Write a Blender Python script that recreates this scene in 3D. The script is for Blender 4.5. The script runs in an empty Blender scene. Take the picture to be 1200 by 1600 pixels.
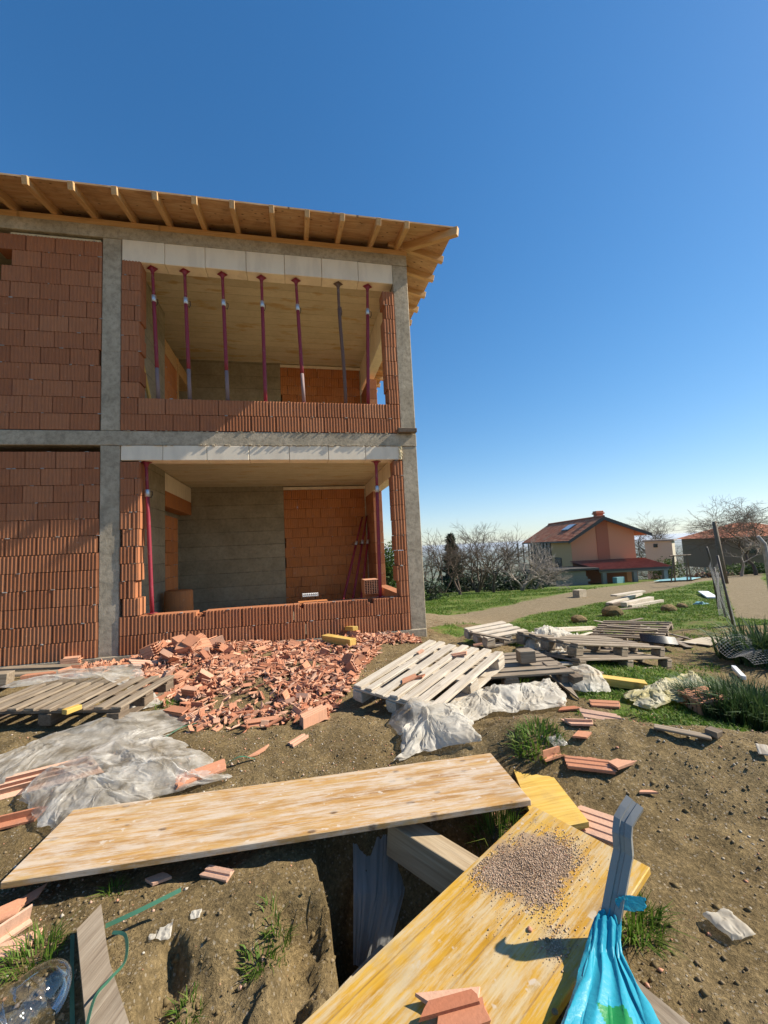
import bpy, bmesh, math, random
import numpy as np
from mathutils import Vector, Matrix
random.seed(7)
SC = bpy.context.scene
COL = SC.collection
R = math.radians
# ------------------------------------------------------------------ camera
CAM = Vector((0.0, -6.709, 1.42))
YAW, PITCH, ROLL, FPX = -0.2093, 0.08703, -0.04801, 652.9
cy, sy = math.cos(YAW), math.sin(YAW)
FWD = Vector((-sy*math.cos(PITCH), cy*math.cos(PITCH), math.sin(PITCH)))
_r = Vector((cy, sy, 0)); _u = _r.cross(FWD)
RGT = math.cos(ROLL)*_r + math.sin(ROLL)*_u
UPV = -math.sin(ROLL)*_r + math.cos(ROLL)*_u
FH = Vector((0.2078, 0.9782, 0)); RH = Vector((0.9782, -0.2078, 0))
cam = bpy.data.cameras.new('camera'); camo = bpy.data.objects.new('camera', cam); COL.objects.link(camo)
camo.matrix_world = Matrix(((RGT.x, UPV.x, -FWD.x, CAM.x), (RGT.y, UPV.y, -FWD.y, CAM.y), (RGT.z, UPV.z, -FWD.z, CAM.z), (0, 0, 0, 1)))
cam.sensor_fit = 'VERTICAL'; cam.sensor_height = 36; cam.sensor_width = 27; cam.lens = FPX/1600*36
cam.clip_start = 0.05; cam.clip_end = 60000
SC.camera = camo
SUN = Vector((5.8, -0.7, 4.9)).normalized()

def ray(px, py):
    return FWD + (px-600)/FPX*RGT - (py-800)/FPX*UPV
def at(px, py, Y=None, z=None, F=None, X=None):
    d = ray(px, py)
    if Y is not None: t = (Y-CAM.y)/d.y
    elif z is not None: t = (z-CAM.z)/d.z
    elif X is not None: t = (X-CAM.x)/d.x
    else: t = F
    return CAM + d*t
# ------------------------------------------------------------------ terrain
def _h(ix, iy, s):
    n = (ix*374761393 + iy*668265263 + s*1442695041) & 0xffffffff
    n = ((n ^ (n >> 13))*1274126177) & 0xffffffff
    return ((n ^ (n >> 16)) & 0xffff)/65535.0
def vnoise(x, y, s=0):
    x = np.asarray(x, float); y = np.asarray(y, float)
    ix = np.floor(x).astype(np.int64); iy = np.floor(y).astype(np.int64)
    fx = x-ix; fy = y-iy; fx = fx*fx*(3-2*fx); fy = fy*fy*(3-2*fy)
    a = _h(ix, iy, s); b = _h(ix+1, iy, s); c = _h(ix, iy+1, s); d = _h(ix+1, iy+1, s)
    return (a*(1-fx)+b*fx)*(1-fy)+(c*(1-fx)+d*fx)*fy
def fbm(x, y, s=0, o=4):
    t = 0; a = .5
    for k in range(o):
        t = t+a*(vnoise(x, y, s+k)*2-1); x = x*2.03+1.7; y = y*2.03+3.1; a *= .5
    return t
def sst(a, b, x):
    t = np.clip((x-a)/(b-a), 0, 1); return t*t*(3-2*t)
def segdist(x, y, ax, ay, bx, by):
    dx, dy = bx-ax, by-ay; t = np.clip(((x-ax)*dx+(y-ay)*dy)/(dx*dx+dy*dy), 0, 1)
    return np.hypot(x-ax-t*dx, y-ay-t*dy)
def heap(x, y):
    a = .14*np.exp(-((x+1.45)/.75)**2-((y+.55)/.5)**2)
    b = .085*np.exp(-((y+.15)/.5)**2)*sst(-2.3, -1.6, x)*(1-sst(1.3, 2.0, x))
    c = .04*np.exp(-((x+.2)/1.1)**2-((y+1.4)/.9)**2)
    return (a+b+c)*(y < .0)
def pitmask(x, y):
    w = .16*fbm(x*3.2, y*3.2, 31, 5)
    deep = sst(.0, .13, x+w)*(1-sst(.72, .95, x+w))*(1-sst(-4.68, -4.45, y+w))
    ter = sst(-.60, -.50, x+w*1.3)*(1-sst(.72, .95, x+w))*(1-sst(-4.99, -4.91, y+w*1.3))
    return deep, ter
def Hf(x, y):
    x = np.asarray(x, float); y = np.asarray(y, float)
    F = x*.2078+(y+6.709)*.9782
    sp = np.where(F > 60, F-7, np.log1p(np.exp(np.clip(F-7.5, -30, 60))))
    z = -.085*np.minimum(sp, 42) - .30*np.clip(sp-42, 0, 380) - .002*np.clip(sp-422, 0, 3000)
    near = 1-sst(14, 26, F)
    z = z + .04*(1-sst(4, 8, F))
    z = z - .42*sst(2.6, 5.6, x)*near
    # earth mound on the right of the foreground
    m = segdist(x, y, 1.55, -4.15, 3.0, -5.0)
    z = z + .22*np.exp(-(m/.40)**2)*(y < 0)
    dd, tt = pitmask(x, y)
    z = z - .75*dd - .13*tt - .12*tt*np.abs(fbm(x*6, y*6, 41, 5))
    z = z + heap(x, y)
    nearn = 1-sst(9, 20, F)
    z = z + (.045*fbm(x*1.1, y*1.1, 3, 4)+.034*fbm(x*5.5, y*5.5, 9, 5)*(1+2.2*tt)+.009*(1+1.5*tt)*fbm(x*23, y*23, 19, 3))*nearn + .12*fbm(x*.15, y*.15, 5, 3)*sst(8, 20, F)
    inside = (x < 2.1)*(y > -.02)*(x > -14)*(y < 9.5)
    z = np.where(inside, np.minimum(z, -.05), z)
    return z
def H(x, y): return float(Hf(np.array([x]), np.array([y]))[0])
def hit(px, py, up=0.0):
    d = ray(px, py); t = .6
    ts = .6*1.012**np.arange(0, 520)
    xs = CAM.x+d.x*ts; ys = CAM.y+d.y*ts; zs = CAM.z+d.z*ts
    below = zs < Hf(xs, ys)+up
    i = int(np.argmax(below)) if below.any() else len(ts)-1
    lo, hi = ts[max(i-1, 0)], ts[i]
    for _ in range(18):
        m = .5*(lo+hi)
        if CAM.z+d.z*m < H(CAM.x+d.x*m, CAM.y+d.y*m)+up: hi = m
        else: lo = m
    return CAM+d*hi
def placeF(l, F): return CAM+RH*l+FH*F
def ground(l, F):
    p = placeF(l, F); return Vector((p.x, p.y, H(p.x, p.y)))
# ------------------------------------------------------------------ tagging
def tag(o, label=None, cat=None, group=None, kind=None):
    if label: o['label'] = label
    if cat: o['category'] = cat
    if group: o['group'] = group
    if kind or cat: o['kind'] = kind or 'thing'
    return o
def thing(name, label, cat, loc=(0, 0, 0), group=None, M=None):
    o = bpy.data.objects.new(name, None); COL.objects.link(o); o.empty_display_size = .1
    if M is not None: o.matrix_world = M
    else: o.location = loc
    return tag(o, label, cat, group)
def link(name, me, parent=None, M=None):
    o = bpy.data.objects.new(name, me); COL.objects.link(o)
    if parent: o.parent = parent
    if M is not None:
        if parent: o.matrix_local = M
        else: o.matrix_world = M
    return o
def frame(o, x, n):
    x = Vector(x).normalized(); n = Vector(n); n = (n-x*n.dot(x)).normalized(); y = n.cross(x)
    return Matrix(((x.x, y.x, n.x, o[0]), (x.y, y.y, n.y, o[1]), (x.z, y.z, n.z, o[2]), (0, 0, 0, 1)))
# ------------------------------------------------------------------ mesh builder
class MB:
    def __init__(s): s.v = []; s.f = []; s.t = []; s.n = 0
    def add(s, vs, fs, tint=.5, M=None):
        if M is not None: vs = [M @ Vector(v) for v in vs]
        s.v.extend([tuple(v) for v in vs]); n = s.n
        s.f.extend([tuple(i+n for i in f) for f in fs]); s.t.extend([tint]*len(fs)); s.n += len(vs)
    def box(s, c, size, M=None, ch=0.0, tint=.5, jit=0.0):
        hx, hy, hz = [q/2 for q in size]
        if ch <= 0:
            vs = [(c[0]+sx*hx, c[1]+sy_*hy, c[2]+sz*hz) for sx in (-1, 1) for sy_ in (-1, 1) for sz in (-1, 1)]
            fs = [(0, 1, 3, 2), (4, 6, 7, 5), (0, 4, 5, 1), (2, 3, 7, 6), (0, 2, 6, 4), (1, 5, 7, 3)]
        else:
            vs = []; ix = {}
            h = (hx, hy, hz)
            for sg in [(a, b, d) for a in (-1, 1) for b in (-1, 1) for d in (-1, 1)]:
                for ax in range(3):
                    p = [c[k]+sg[k]*(h[k]-(0 if k == ax else ch)) for k in range(3)]
                    if jit: p = [q+random.uniform(-jit, jit) for q in p]
                    ix[(sg, ax)] = len(vs); vs.append(tuple(p))
            fs = []
            def sgn(ax, a, b, d):
                q = [0, 0, 0]; q[ax] = a; o = [k for k in range(3) if k != ax]; q[o[0]] = b; q[o[1]] = d; return tuple(q)
            for ax in range(3):
                for a in (-1, 1):
                    fs.append(tuple(ix[(sgn(ax, a, b, d), ax)] for b, d in ((-1, -1), (1, -1), (1, 1), (-1, 1))))
            for k in range(3):
                o = [q for q in range(3) if q != k]
                for a in (-1, 1):
                    for b in (-1, 1):
                        def sg2(e):
                            q = [0, 0, 0]; q[o[0]] = a; q[o[1]] = b; q[k] = e; return tuple(q)
                        fs.append((ix[(sg2(-1), o[0])], ix[(sg2(1), o[0])], ix[(sg2(1), o[1])], ix[(sg2(-1), o[1])]))
            for sg in [(a, b, d) for a in (-1, 1) for b in (-1, 1) for d in (-1, 1)]:
                fs.append((ix[(sg, 0)], ix[(sg, 1)], ix[(sg, 2)]))
        s.add(vs, fs, tint, M)
    def span(s, x0, x1, y0, y1, z0, z1, M=None, ch=0.0, tint=.5, jit=0.0):
        s.box(((x0+x1)/2, (y0+y1)/2, (z0+z1)/2), (x1-x0, y1-y0, z1-z0), M, ch, tint, jit)
    def prism(s, poly, z0, z1, M=None, tint=.5):
        n = len(poly)
        vs = [(p[0], p[1], z0) for p in poly]+[(p[0], p[1], z1) for p in poly]
        fs = [tuple(range(n-1, -1, -1)), tuple(range(n, 2*n))]+[(i, (i+1) % n, n+(i+1) % n, n+i) for i in range(n)]
        s.add(vs, fs, tint, M)
    def tube(s, pts, rad, n=8, tint=.5, cap=True):
        pts = [Vector(p) for p in pts]
        if not hasattr(rad, '__len__'): rad = [rad]*len(pts)
        vs = []; fs = []; prev = None
        for i, p in enumerate(pts):
            d = (pts[min(i+1, len(pts)-1)]-pts[max(i-1, 0)]).normalized()
            if prev is None: a = d.orthogonal().normalized()
            else: a = (prev-d*prev.dot(d)).normalized()
            prev = a; b = d.cross(a)
            for k in range(n):
                t = 2*math.pi*k/n; vs.append(p+(a*math.cos(t)+b*math.sin(t))*rad[i])
        for i in range(len(pts)-1):
            for k in range(n):
                fs.append((i*n+k, i*n+(k+1) % n, (i+1)*n+(k+1) % n, (i+1)*n+k))
        if cap: fs.append(tuple(range(n-1, -1, -1))); fs.append(tuple((len(pts)-1)*n+k for k in range(n)))
        s.add(vs, fs, tint)
    def mesh(s, name, mat, smooth=False, recalc=True):
        me = bpy.data.meshes.new(name); me.from_pydata(s.v, [], s.f)
        if recalc:
            bm = bmesh.new(); bm.from_mesh(me); bmesh.ops.recalc_face_normals(bm, faces=bm.faces); bm.to_mesh(me); bm.free()
        a = me.attributes.new('tint', 'FLOAT', 'FACE'); a.data.foreach_set('value', s.t)
        if smooth: me.polygons.foreach_set('use_smooth', [True]*len(me.polygons))
        me.materials.append(mat); me.update()
        return me
    def build(s, name, mat, parent=None, M=None, smooth=False, recalc=True):
        return link(name, s.mesh(name, mat, smooth, recalc), parent, M)
def np_mesh(name, V, Fc, mat, tint=None, smooth=False):
    V = np.asarray(V, np.float32); Fc = np.asarray(Fc, np.int32); k = Fc.shape[1]
    me = bpy.data.meshes.new(name); me.vertices.add(len(V)); me.vertices.foreach_set('co', V.ravel())
    me.loops.add(Fc.size); me.loops.foreach_set('vertex_index', Fc.ravel())
    me.polygons.add(len(Fc)); me.polygons.foreach_set('loop_start', np.arange(0, Fc.size, k, dtype=np.int32))
    me.update(calc_edges=True); me.validate()
    if tint is not None:
        a = me.attributes.new('tint', 'FLOAT', 'FACE'); a.data.foreach_set('value', np.asarray(tint, np.float32))
    if smooth: me.polygons.foreach_set('use_smooth', np.ones(len(Fc), bool))
    me.materials.append(mat)
    return me
# ------------------------------------------------------------------ materials
def lin(h):
    h = h.lstrip('#'); o = []
    for i in (0, 2, 4):
        c = int(h[i:i+2], 16)/255; o.append(c/12.92 if c <= .04045 else ((c+.055)/1.055)**2.4)
    return (*o, 1)
class NT:
    def __init__(s, name, rough=.85, spec=.3):
        s.m = bpy.data.materials.new(name); s.m.use_nodes = True; s.t = s.m.node_tree; s.N = s.t.nodes
        s.b = s.N['Principled BSDF']; s.b.inputs['Roughness'].default_value = rough
        s.b.inputs['Specular IOR Level'].default_value = spec; s.out = s.N['Material Output']; s._c = None
    def put(s, sock, v):
        if isinstance(v, bpy.types.NodeSocket): s.t.links.new(v, sock)
        elif v is not None:
            if sock.type == 'RGBA' and not hasattr(v, '__len__'): v = (v, v, v, 1)
            if sock.type == 'RGBA' and len(v) == 3: v = (*v, 1)
            sock.default_value = v
    def node(s, ty, **kw):
        n = s.N.new(ty)
        for k, v in kw.items():
            if k.startswith('_'): setattr(n, k[1:], v)
            else: s.put(n.inputs[k], v)
        return n
    def obj(s): return s.node('ShaderNodeTexCoord').outputs['Object']
    def pos(s): return s.node('ShaderNodeNewGeometry').outputs['Position']
    def rnd(s): return s.node('ShaderNodeObjectInfo').outputs['Random']
    def attr(s, n='tint', o='Fac'): return s.node('ShaderNodeAttribute', _attribute_name=n).outputs[o]
    def map(s, v, scale=(1, 1, 1), loc=None, rot=None):
        n = s.node('ShaderNodeMapping', Vector=v, Scale=scale)
        if loc is not None: s.put(n.inputs['Location'], loc)
        if rot is not None: s.put(n.inputs['Rotation'], rot)
        return n.outputs[0]
    def noise(s, v, scale=5, detail=4, rough=.55, dist=0):
        return s.node('ShaderNodeTexNoise', Vector=v, Scale=scale, Detail=detail, Roughness=rough, Distortion=dist).outputs['Fac']
    def vor(s, v, scale=5, feat='F1', rand=1.0, out='Distance'):
        return s.node('ShaderNodeTexVoronoi', _feature=feat, Vector=v, Scale=scale, Randomness=rand).outputs[out]
    def ramp(s, f, stops, mode='LINEAR'):
        n = s.node('ShaderNodeValToRGB', Fac=f); r = n.color_ramp; r.interpolation = mode
        while len(r.elements) < len(stops): r.elements.new(.5)
        for e, (p, c) in zip(r.elements, stops):
            e.position = p; e.color = c if hasattr(c, '__len__') and len(c) == 4 else ((*c, 1) if hasattr(c, '__len__') else (c, c, c, 1))
        return n.outputs[0]
    def mix(s, f, a, b, mode='MIX'):
        n = s.N.new('ShaderNodeMix'); n.data_type = 'RGBA'; n.blend_type = mode
        s.put(n.inputs[0], f); s.put(n.inputs[6], a); s.put(n.inputs[7], b); return n.outputs[2]
    def math(s, op, a, b=0.0, clamp=False):
        n = s.node('ShaderNodeMath', _operation=op, _use_clamp=clamp); s.put(n.inputs[0], a); s.put(n.inputs[1], b); return n.outputs[0]
    def hsv(s, c, h=.5, sat=1, v=1): return s.node('ShaderNodeHueSaturation', Hue=h, Saturation=sat, Value=v, Color=c).outputs[0]
    def bump(s, hgt, strength=.5, dist=.01):
        s.put(s.b.inputs['Normal'], s.node('ShaderNodeBump', Strength=strength, Distance=dist, Height=hgt).outputs[0])
    def color(s, c): s.put(s.b.inputs['Base Color'], c); return s.m

def m_brick(name, c1, c2, c3):
    n = NT(name, .9, .15); p = n.obj(); t = n.attr()
    c = n.ramp(t, [(0, c1), (.5, c2), (1, c3)])
    k = n.noise(n.map(p, (3, 3, 3)), 3, 5)
    c = n.mix(n.ramp(k, [(.35, 0), (.75, .55)]), c, n.hsv(c, .5, .9, .72))
    st = n.noise(n.map(p, (40, 40, 1.5)), 2, 3)
    c = n.mix(.35, c, n.ramp(st, [(.3, .55), (.7, 1.0)]), 'MULTIPLY')
    sm = n.noise(n.map(p, (2.2, 2.2, .7)), 1.3, 6, .65)
    c = n.mix(n.ramp(sm, [(.58, 0), (.70, .45)]), c, n.hsv(c, .49, .8, .55))
    pale = n.noise(p, 16, 6, .7)
    c = n.mix(n.ramp(pale, [(.62, 0), (.74, .45)]), c, (.55, .42, .34, 1))
    n.bump(n.noise(p, 90, 4, .7), .35, .004)
    return n.color(c)
BRICK = m_brick('terracotta_brick', (.345, .13, .058, 1), (.42, .165, .075, 1), (.47, .20, .095, 1))
BRICKIN = m_brick('terracotta_partition', (.44, .16, .05, 1), (.52, .20, .07, 1), (.56, .235, .09, 1))
SHARD = m_brick('terracotta_shard', (.40, .15, .08, 1), (.57, .275, .16, 1), (.63, .40, .28, 1))

def m_concrete(name, base, dark, board=(0, 0, 0), stain=None, sc=1.0, fine=1.0):
    n = NT(name, .92, .2); p = n.obj()
    k = n.noise(p, 2.2*sc, 6, .62); k2 = n.noise(p, 14*sc, 6, .7); k3 = n.noise(p, 60, 4, .7)
    c = n.mix(n.ramp(k, [(.3, 0), (.72, 1)]), dark, base)
    c = n.mix(n.ramp(k2, [(.36, .75*fine), (.55, 0)]), c, n.hsv(c, .5, 1, .6))
    c = n.mix(n.ramp(n.noise(n.map(p, (5, 5, 1.2)), 1.5, 6, .7), [(.55, 0), (.68, .5*fine)]), c, n.hsv(c, .5, .9, .62))
    c = n.mix(n.ramp(k3, [(.3, .5*fine), (.5, 0)]), c, n.hsv(c, .5, 1, .7))
    c = n.mix(n.ramp(k2, [(.64, 0), (.72, .5*fine)]), c, (.48, .46, .42, 1))
    hgt = n.math('ADD', n.math('MULTIPLY', k2, .6), n.math('MULTIPLY', k3, .4))
    if any(board):
        b = n.math('FRACT', n.math('ADD', n.node('ShaderNodeSeparateXYZ', Vector=n.map(p, board)).outputs[0], n.node('ShaderNodeSeparateXYZ', Vector=n.map(p, board)).outputs[1]))
        b = n.math('FRACT', n.math('ADD', b, n.node('ShaderNodeSeparateXYZ', Vector=n.map(p, board)).outputs[2]))
        line = n.ramp(b, [(0, 1), (.035, 0), (.965, 0), (1, 1)]); bi = n.node('ShaderNodeTexWhiteNoise', _noise_dimensions='1D', W=n.math('FLOOR', n.node('ShaderNodeVectorMath', _operation='DOT_PRODUCT').outputs['Value'] if False else n.math('ADD', n.math('ADD', n.node('ShaderNodeSeparateXYZ', Vector=n.map(p, board)).outputs[0], n.node('ShaderNodeSeparateXYZ', Vector=n.map(p, board)).outputs[1]), n.node('ShaderNodeSeparateXYZ', Vector=n.map(p, board)).outputs[2]))).outputs[0]
        c = n.mix(n.math('MULTIPLY', bi, .45), c, n.hsv(c, .5, 1.1, .72))
        ln = n.math('MULTIPLY', line, n.ramp(n.noise(p, 3, 3), [(.4, .45), (.6, 1)]))
        c = n.mix(ln, c, n.hsv(c, .5, 1, .5)); hgt = n.math('SUBTRACT', hgt, n.math('MULTIPLY', line, .6))
    if stain:
        s_ = n.noise(n.map(p, (1, 3.2, 1.6)), 1.6, 5, .6); c = n.mix(n.ramp(s_, [(.56, 0), (.66, .75)]), c, stain)
    n.bump(hgt, .8, .012)
    return n.color(c)
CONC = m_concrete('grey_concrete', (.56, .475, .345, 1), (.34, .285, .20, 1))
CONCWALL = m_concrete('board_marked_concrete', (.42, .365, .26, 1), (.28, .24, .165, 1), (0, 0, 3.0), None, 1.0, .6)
CEIL = m_concrete('ceiling_concrete', (.70, .59, .41, 1), (.60, .50, .33, 1), (0, 4.0, 0), (.48, .30, .12, 1), 1.0, .22)
n = NT('aerated_concrete', .95, .1); p = n.obj()
n.bump(n.noise(p, 120, 3, .7), .3, .003)
AAC = n.color(n.mix(n.ramp(n.noise(n.map(p, (4, 4, 1)), 1.4, 5), [(.45, 0), (.62, .4)]), (.84, .73, .56, 1), (.62, .53, .41, 1)))
n = NT('insulation_foam', .8); n.bump(n.noise(n.obj(), 60, 4), .8, .01); FOAM = n.color((.68, .58, .36, 1))

def m_wood(name, c1, c2, c3, grain=1.0, knots=.4, dirt=None, rough=.75, pale=None, dirtamt=.5, seam=0):
    n = NT(name, rough, .25); o = n.obj(); r = n.rnd()
    off = n.node('ShaderNodeCombineXYZ', X=n.math('MULTIPLY', r, 37.0), Y=n.math('MULTIPLY', r, 11.0), Z=n.math('MULTIPLY', r, 23.0)).outputs[0]
    v = n.map(o, (1, 1, 1), loc=off)
    g = n.noise(n.map(v, (1.1, 16*grain, 16*grain)), 2.2, 6, .6, .8)
    g2 = n.noise(n.map(v, (2.5, 60*grain, 60*grain)), 2, 4, .6)
    c = n.ramp(g, [(.28, c1), (.5, c2), (.72, c3)])
    c = n.mix(.5, c, n.ramp(g2, [(.3, .6), (.65, 1.0)]), 'MULTIPLY')
    c = n.mix(n.math('MULTIPLY', r, .35), c, n.hsv(c, .5, .85, .72))
    if knots:
        kn = n.node('ShaderNodeTexVoronoi', _voronoi_dimensions='2D', Vector=n.mix(.12, n.map(v, (4.3, 7, 7)), n.node('ShaderNodeTexNoise', Vector=v, Scale=9.0).outputs['Color'], 'ADD'), Scale=1.0).outputs['Distance']
        kn = n.math('ADD', kn, n.math('MULTIPLY', n.ramp(n.noise(v, 2.6, 2), [(.44, 1), (.56, 0)]), .1))
        c = n.mix(n.ramp(kn, [(.06, knots), (.11, 0)]), c, (.09, .045, .02, 1))
    if seam:
        fy = n.math('FRACT', n.math('MULTIPLY', n.node('ShaderNodeSeparateXYZ', Vector=o).outputs[1], seam))
        c = n.mix(n.ramp(fy, [(0, .75), (.02, 0), (.98, 0), (1, .75)]), c, (.22, .12, .05, 1))
        fi = n.math('FLOOR', n.math('MULTIPLY', n.node('ShaderNodeSeparateXYZ', Vector=o).outputs[1], seam)); wn = n.node('ShaderNodeTexWhiteNoise', _noise_dimensions='1D', W=fi).outputs[0]
        c = n.mix(n.math('MULTIPLY', wn, .5), c, n.hsv(c, .49, .95, .74))
    if seam:
        c = n.mix(n.ramp(n.noise(n.map(v, (1, 1, 1), loc=(3, 1, 0)), 21, 3, .5), [(.66, 0), (.71, .75)]), c, (.56, .50, .42, 1))
    if pale:
        q = n.noise(n.map(v, (2.2, 8, 8)), 2, 10, .78, .1); q2 = n.noise(n.map(v, (2.0, 34, 1), rot=(0, 0, 1.05)), 2.2, 6, .7); q = n.math('ADD', n.math('MULTIPLY', q, .58), n.math('MULTIPLY', q2, .42))
        c = n.mix(n.ramp(q, [(.45, 0), (.57, .85)]), c, pale)
    if dirt:
        q = n.noise(v, 3.3, 7, .7)
        c = n.mix(n.ramp(q, [(.52, 0), (.72, dirtamt)]), c, dirt)
    n.bump(n.math('ADD', g, n.math('MULTIPLY', g2, .7)), .45, .004)
    return n.color(c)
W_NEW = m_wood('new_timber', (.56, .31, .115, 1), (.68, .41, .175, 1), (.74, .50, .25, 1))
W_DECK = m_wood('roof_boarding', (.50, .26, .105, 1), (.64, .385, .18, 1), (.71, .48, .26, 1), .35, .85, (.2, .11, .05, 1))
W_PAL = m_wood('pallet_wood', (.42, .34, .245, 1), (.59, .51, .40, 1), (.68, .61, .50, 1), 1, .3, (.26, .20, .14, 1))
W_GREY = m_wood('weathered_wood', (.17, .125, .085, 1), (.28, .22, .155, 1), (.37, .305, .225, 1), 1, .4, (.12, .09, .06, 1))
W_YEL = m_wood('yellow_formwork_beam', (.52, .31, .055, 1), (.64, .41, .09, 1), (.68, .48, .15, 1), 1, .3, (.3, .22, .12, 1))
W_DARK = m_wood('dark_plank', (.10, .07, .045, 1), (.17, .125, .085, 1), (.25, .19, .13, 1), 1, .4)
W_PANEL = m_wood('worn_yellow_panel', (.34, .17, .045, 1), (.48, .27, .085, 1), (.54, .36, .15, 1), .55, .85, (.28, .22, .15, 1), .6, (.52, .44, .35, 1), .4, 7.2)
W_PANEL2 = m_wood('yellow_panel', (.45, .225, .018, 1), (.59, .325, .035, 1), (.64, .41, .085, 1), .6, .35, (.34, .28, .19, 1), .4, (.54, .43, .26, 1), .75, 5.2)
W_TAN = m_wood('tan_timber', (.30, .215, .125, 1), (.42, .315, .19, 1), (.49, .385, .25, 1), 1, .3)
W_PLY = m_wood('pale_plywood', (.50, .40, .27, 1), (.58, .49, .35, 1), (.62, .54, .41, 1), .6, .2)

def m_paint(name, c, wear, rough=.5, amt=.5, metal=0):
    n = NT(name, rough, .4); p = n.obj(); k = n.noise(p, 9, 6, .7)
    n.b.inputs['Metallic'].default_value = metal
    n.bump(k, .15, .003)
    return n.color(n.mix(n.ramp(k, [(.55, 0), (.68, amt)]), c, wear))
RED = m_paint('red_prop_paint', (.24, .022, .038, 1), (.30, .16, .12, 1))
PALE = m_paint('pale_prop_tube', (.24, .17, .16, 1), (.22, .04, .045, 1), .7)
RUSTY = m_paint('rusty_prop_tube', (.14, .085, .065, 1), (.26, .2, .17, 1), .8)
GALV = m_paint('galvanised_steel', (.55, .56, .57, 1), (.33, .33, .34, 1), .38, .6, .7)
STEEL = m_paint('dull_zinc_profile', (.25, .255, .245, 1), (.15, .15, .145, 1), .5, .7, .08)
DKMET = m_paint('dark_metal', (.06, .055, .05, 1), (.13, .09, .07, 1), .6)
CPOST = m_concrete('post_concrete', (.42, .41, .38, 1), (.3, .29, .27, 1))

n = NT('clear_film', .16, .9); p = n.obj()
k = n.noise(p, 7, 5, .6); n.bump(n.noise(n.map(p, (1, 1.7, 1), rot=(0, 0, .5)), 30, 5, .6, 1.0), .4, .02)
n.put(n.b.inputs['Alpha'], n.ramp(k, [(.35, .14), (.65, .62)])); n.b.inputs['Transmission Weight'].default_value = 0
tr = n.node('ShaderNodeBsdfTranslucent', Color=(.8, .78, .72, 1)); ms = n.node('ShaderNodeMixShader', Fac=.34)
n.color(n.mix(n.ramp(n.noise(p, 3, 5), [(.5, 0), (.7, .5)]), (.86, .83, .76, 1), (.62, .56, .44, 1)))
n.t.links.new(n.b.outputs[0], ms.inputs[1]); n.t.links.new(tr.outputs[0], ms.inputs[2]); n.t.links.new(ms.outputs[0], n.out.inputs[0])
FILM = n.m
def m_film(name, c, c2, alpha, rough=.45):
    n = NT(name, rough, .25); p = n.obj(); n.bump(n.noise(p, 18, 4, .55, .5), .2, .01)
    n.b.inputs['Alpha'].default_value = alpha
    n.color(n.mix(n.ramp(n.noise(p, 4, 5), [(.42, 0), (.62, 1)]), c, c2))
    tr = n.node('ShaderNodeBsdfTranslucent', Color=c); ms = n.node('ShaderNodeMixShader', Fac=.38)
    n.t.links.new(n.b.outputs[0], ms.inputs[1]); n.t.links.new(tr.outputs[0], ms.inputs[2]); n.t.links.new(ms.outputs[0], n.out.inputs[0])
    return n.m
WHITEF = m_film('white_film', (.80, .76, .67, 1), (.68, .62, .51, 1), .7)
YELF = m_film('yellowed_sheet', (.60, .52, .25, 1), (.62, .58, .44, 1), 1.0, .5)
HANGF = m_film('grey_hanging_film', (.60, .61, .60, 1), (.45, .45, .43, 1), .62, .3)
n = NT('blue_bag', .42, .35); g = n.attr('tint')
n.bump(n.noise(n.map(n.obj(), (14, 14, 3)), 2, 4), .4, .01)
n.color(n.ramp(g, [(0, (.035, .36, .48, 1)), (.4, (.035, .36, .48, 1)), (.41, (.02, .26, .07, 1)), (.75, (.02, .26, .07, 1)), (.76, (.008, .08, .12, 1))]))
tr = n.node('ShaderNodeBsdfTranslucent', Color=(.02, .40, .66, 1)); ms = n.node('ShaderNodeMixShader', Fac=.22)
n.t.links.new(n.b.outputs[0], ms.inputs[1]); n.t.links.new(tr.outputs[0], ms.inputs[2]); n.t.links.new(ms.outputs[0], n.out.inputs[0])
BAG = n.m
n = NT('clear_bottle', .05, .6); tr = n.node('ShaderNodeBsdfTransparent', Color=(.93, .95, .95, 1)); gl_ = n.node('ShaderNodeBsdfGlossy', Color=(1, 1, 1, 1), Roughness=.06); fr_ = n.node('ShaderNodeFresnel', IOR=1.5)
ms = n.node('ShaderNodeMixShader', Fac=n.math('ADD', n.math('MULTIPLY', fr_.outputs[0], .6), .05)); n.t.links.new(tr.outputs[0], ms.inputs[1]); n.t.links.new(gl_.outputs[0], ms.inputs[2]); n.t.links.new(ms.outputs[0], n.out.inputs[0]); BOTTLE = n.m
STRAP = m_paint('green_strap', (.055, .16, .095, 1), (.09, .2, .13, 1), .4)
BLUE = m_paint('blue_plastic', (.03, .12, .42, 1), (.05, .2, .5, 1), .4)
WHITE = m_paint('white_plastic', (.75, .76, .77, 1), (.6, .6, .58, 1), .5)
CYAN = m_paint('faded_blue_cover', (.16, .33, .35, 1), (.25, .38, .38, 1), .6)
BLACKP = m_paint('black_corrugated_plastic', (.02, .022, .025, 1), (.05, .05, .05, 1), .4)
STUCCO = m_paint('orange_render', (.64, .29, .16, 1), (.60, .27, .145, 1), .95)
STUCCO2 = m_paint('dark_orange_render', (.42, .15, .085, 1), (.40, .14, .08, 1), .95)
CREAM = m_paint('cream_render', (.55, .33, .17, 1), (.50, .30, .155, 1), .95)
SHEDW = m_paint('shed_render', (.55, .50, .40, 1), (.48, .44, .36, 1), .95)
HOUSEW = m_paint('grey_house_render', (.20, .145, .105, 1), (.17, .125, .09, 1), .95)
BLOCKW = m_paint('grey_blockwork', (.23, .215, .19, 1), (.17, .16, .145, 1), .95)
GLASS = m_paint('dark_glass', (.035, .04, .045, 1), (.05, .055, .06, 1), .15)
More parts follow.
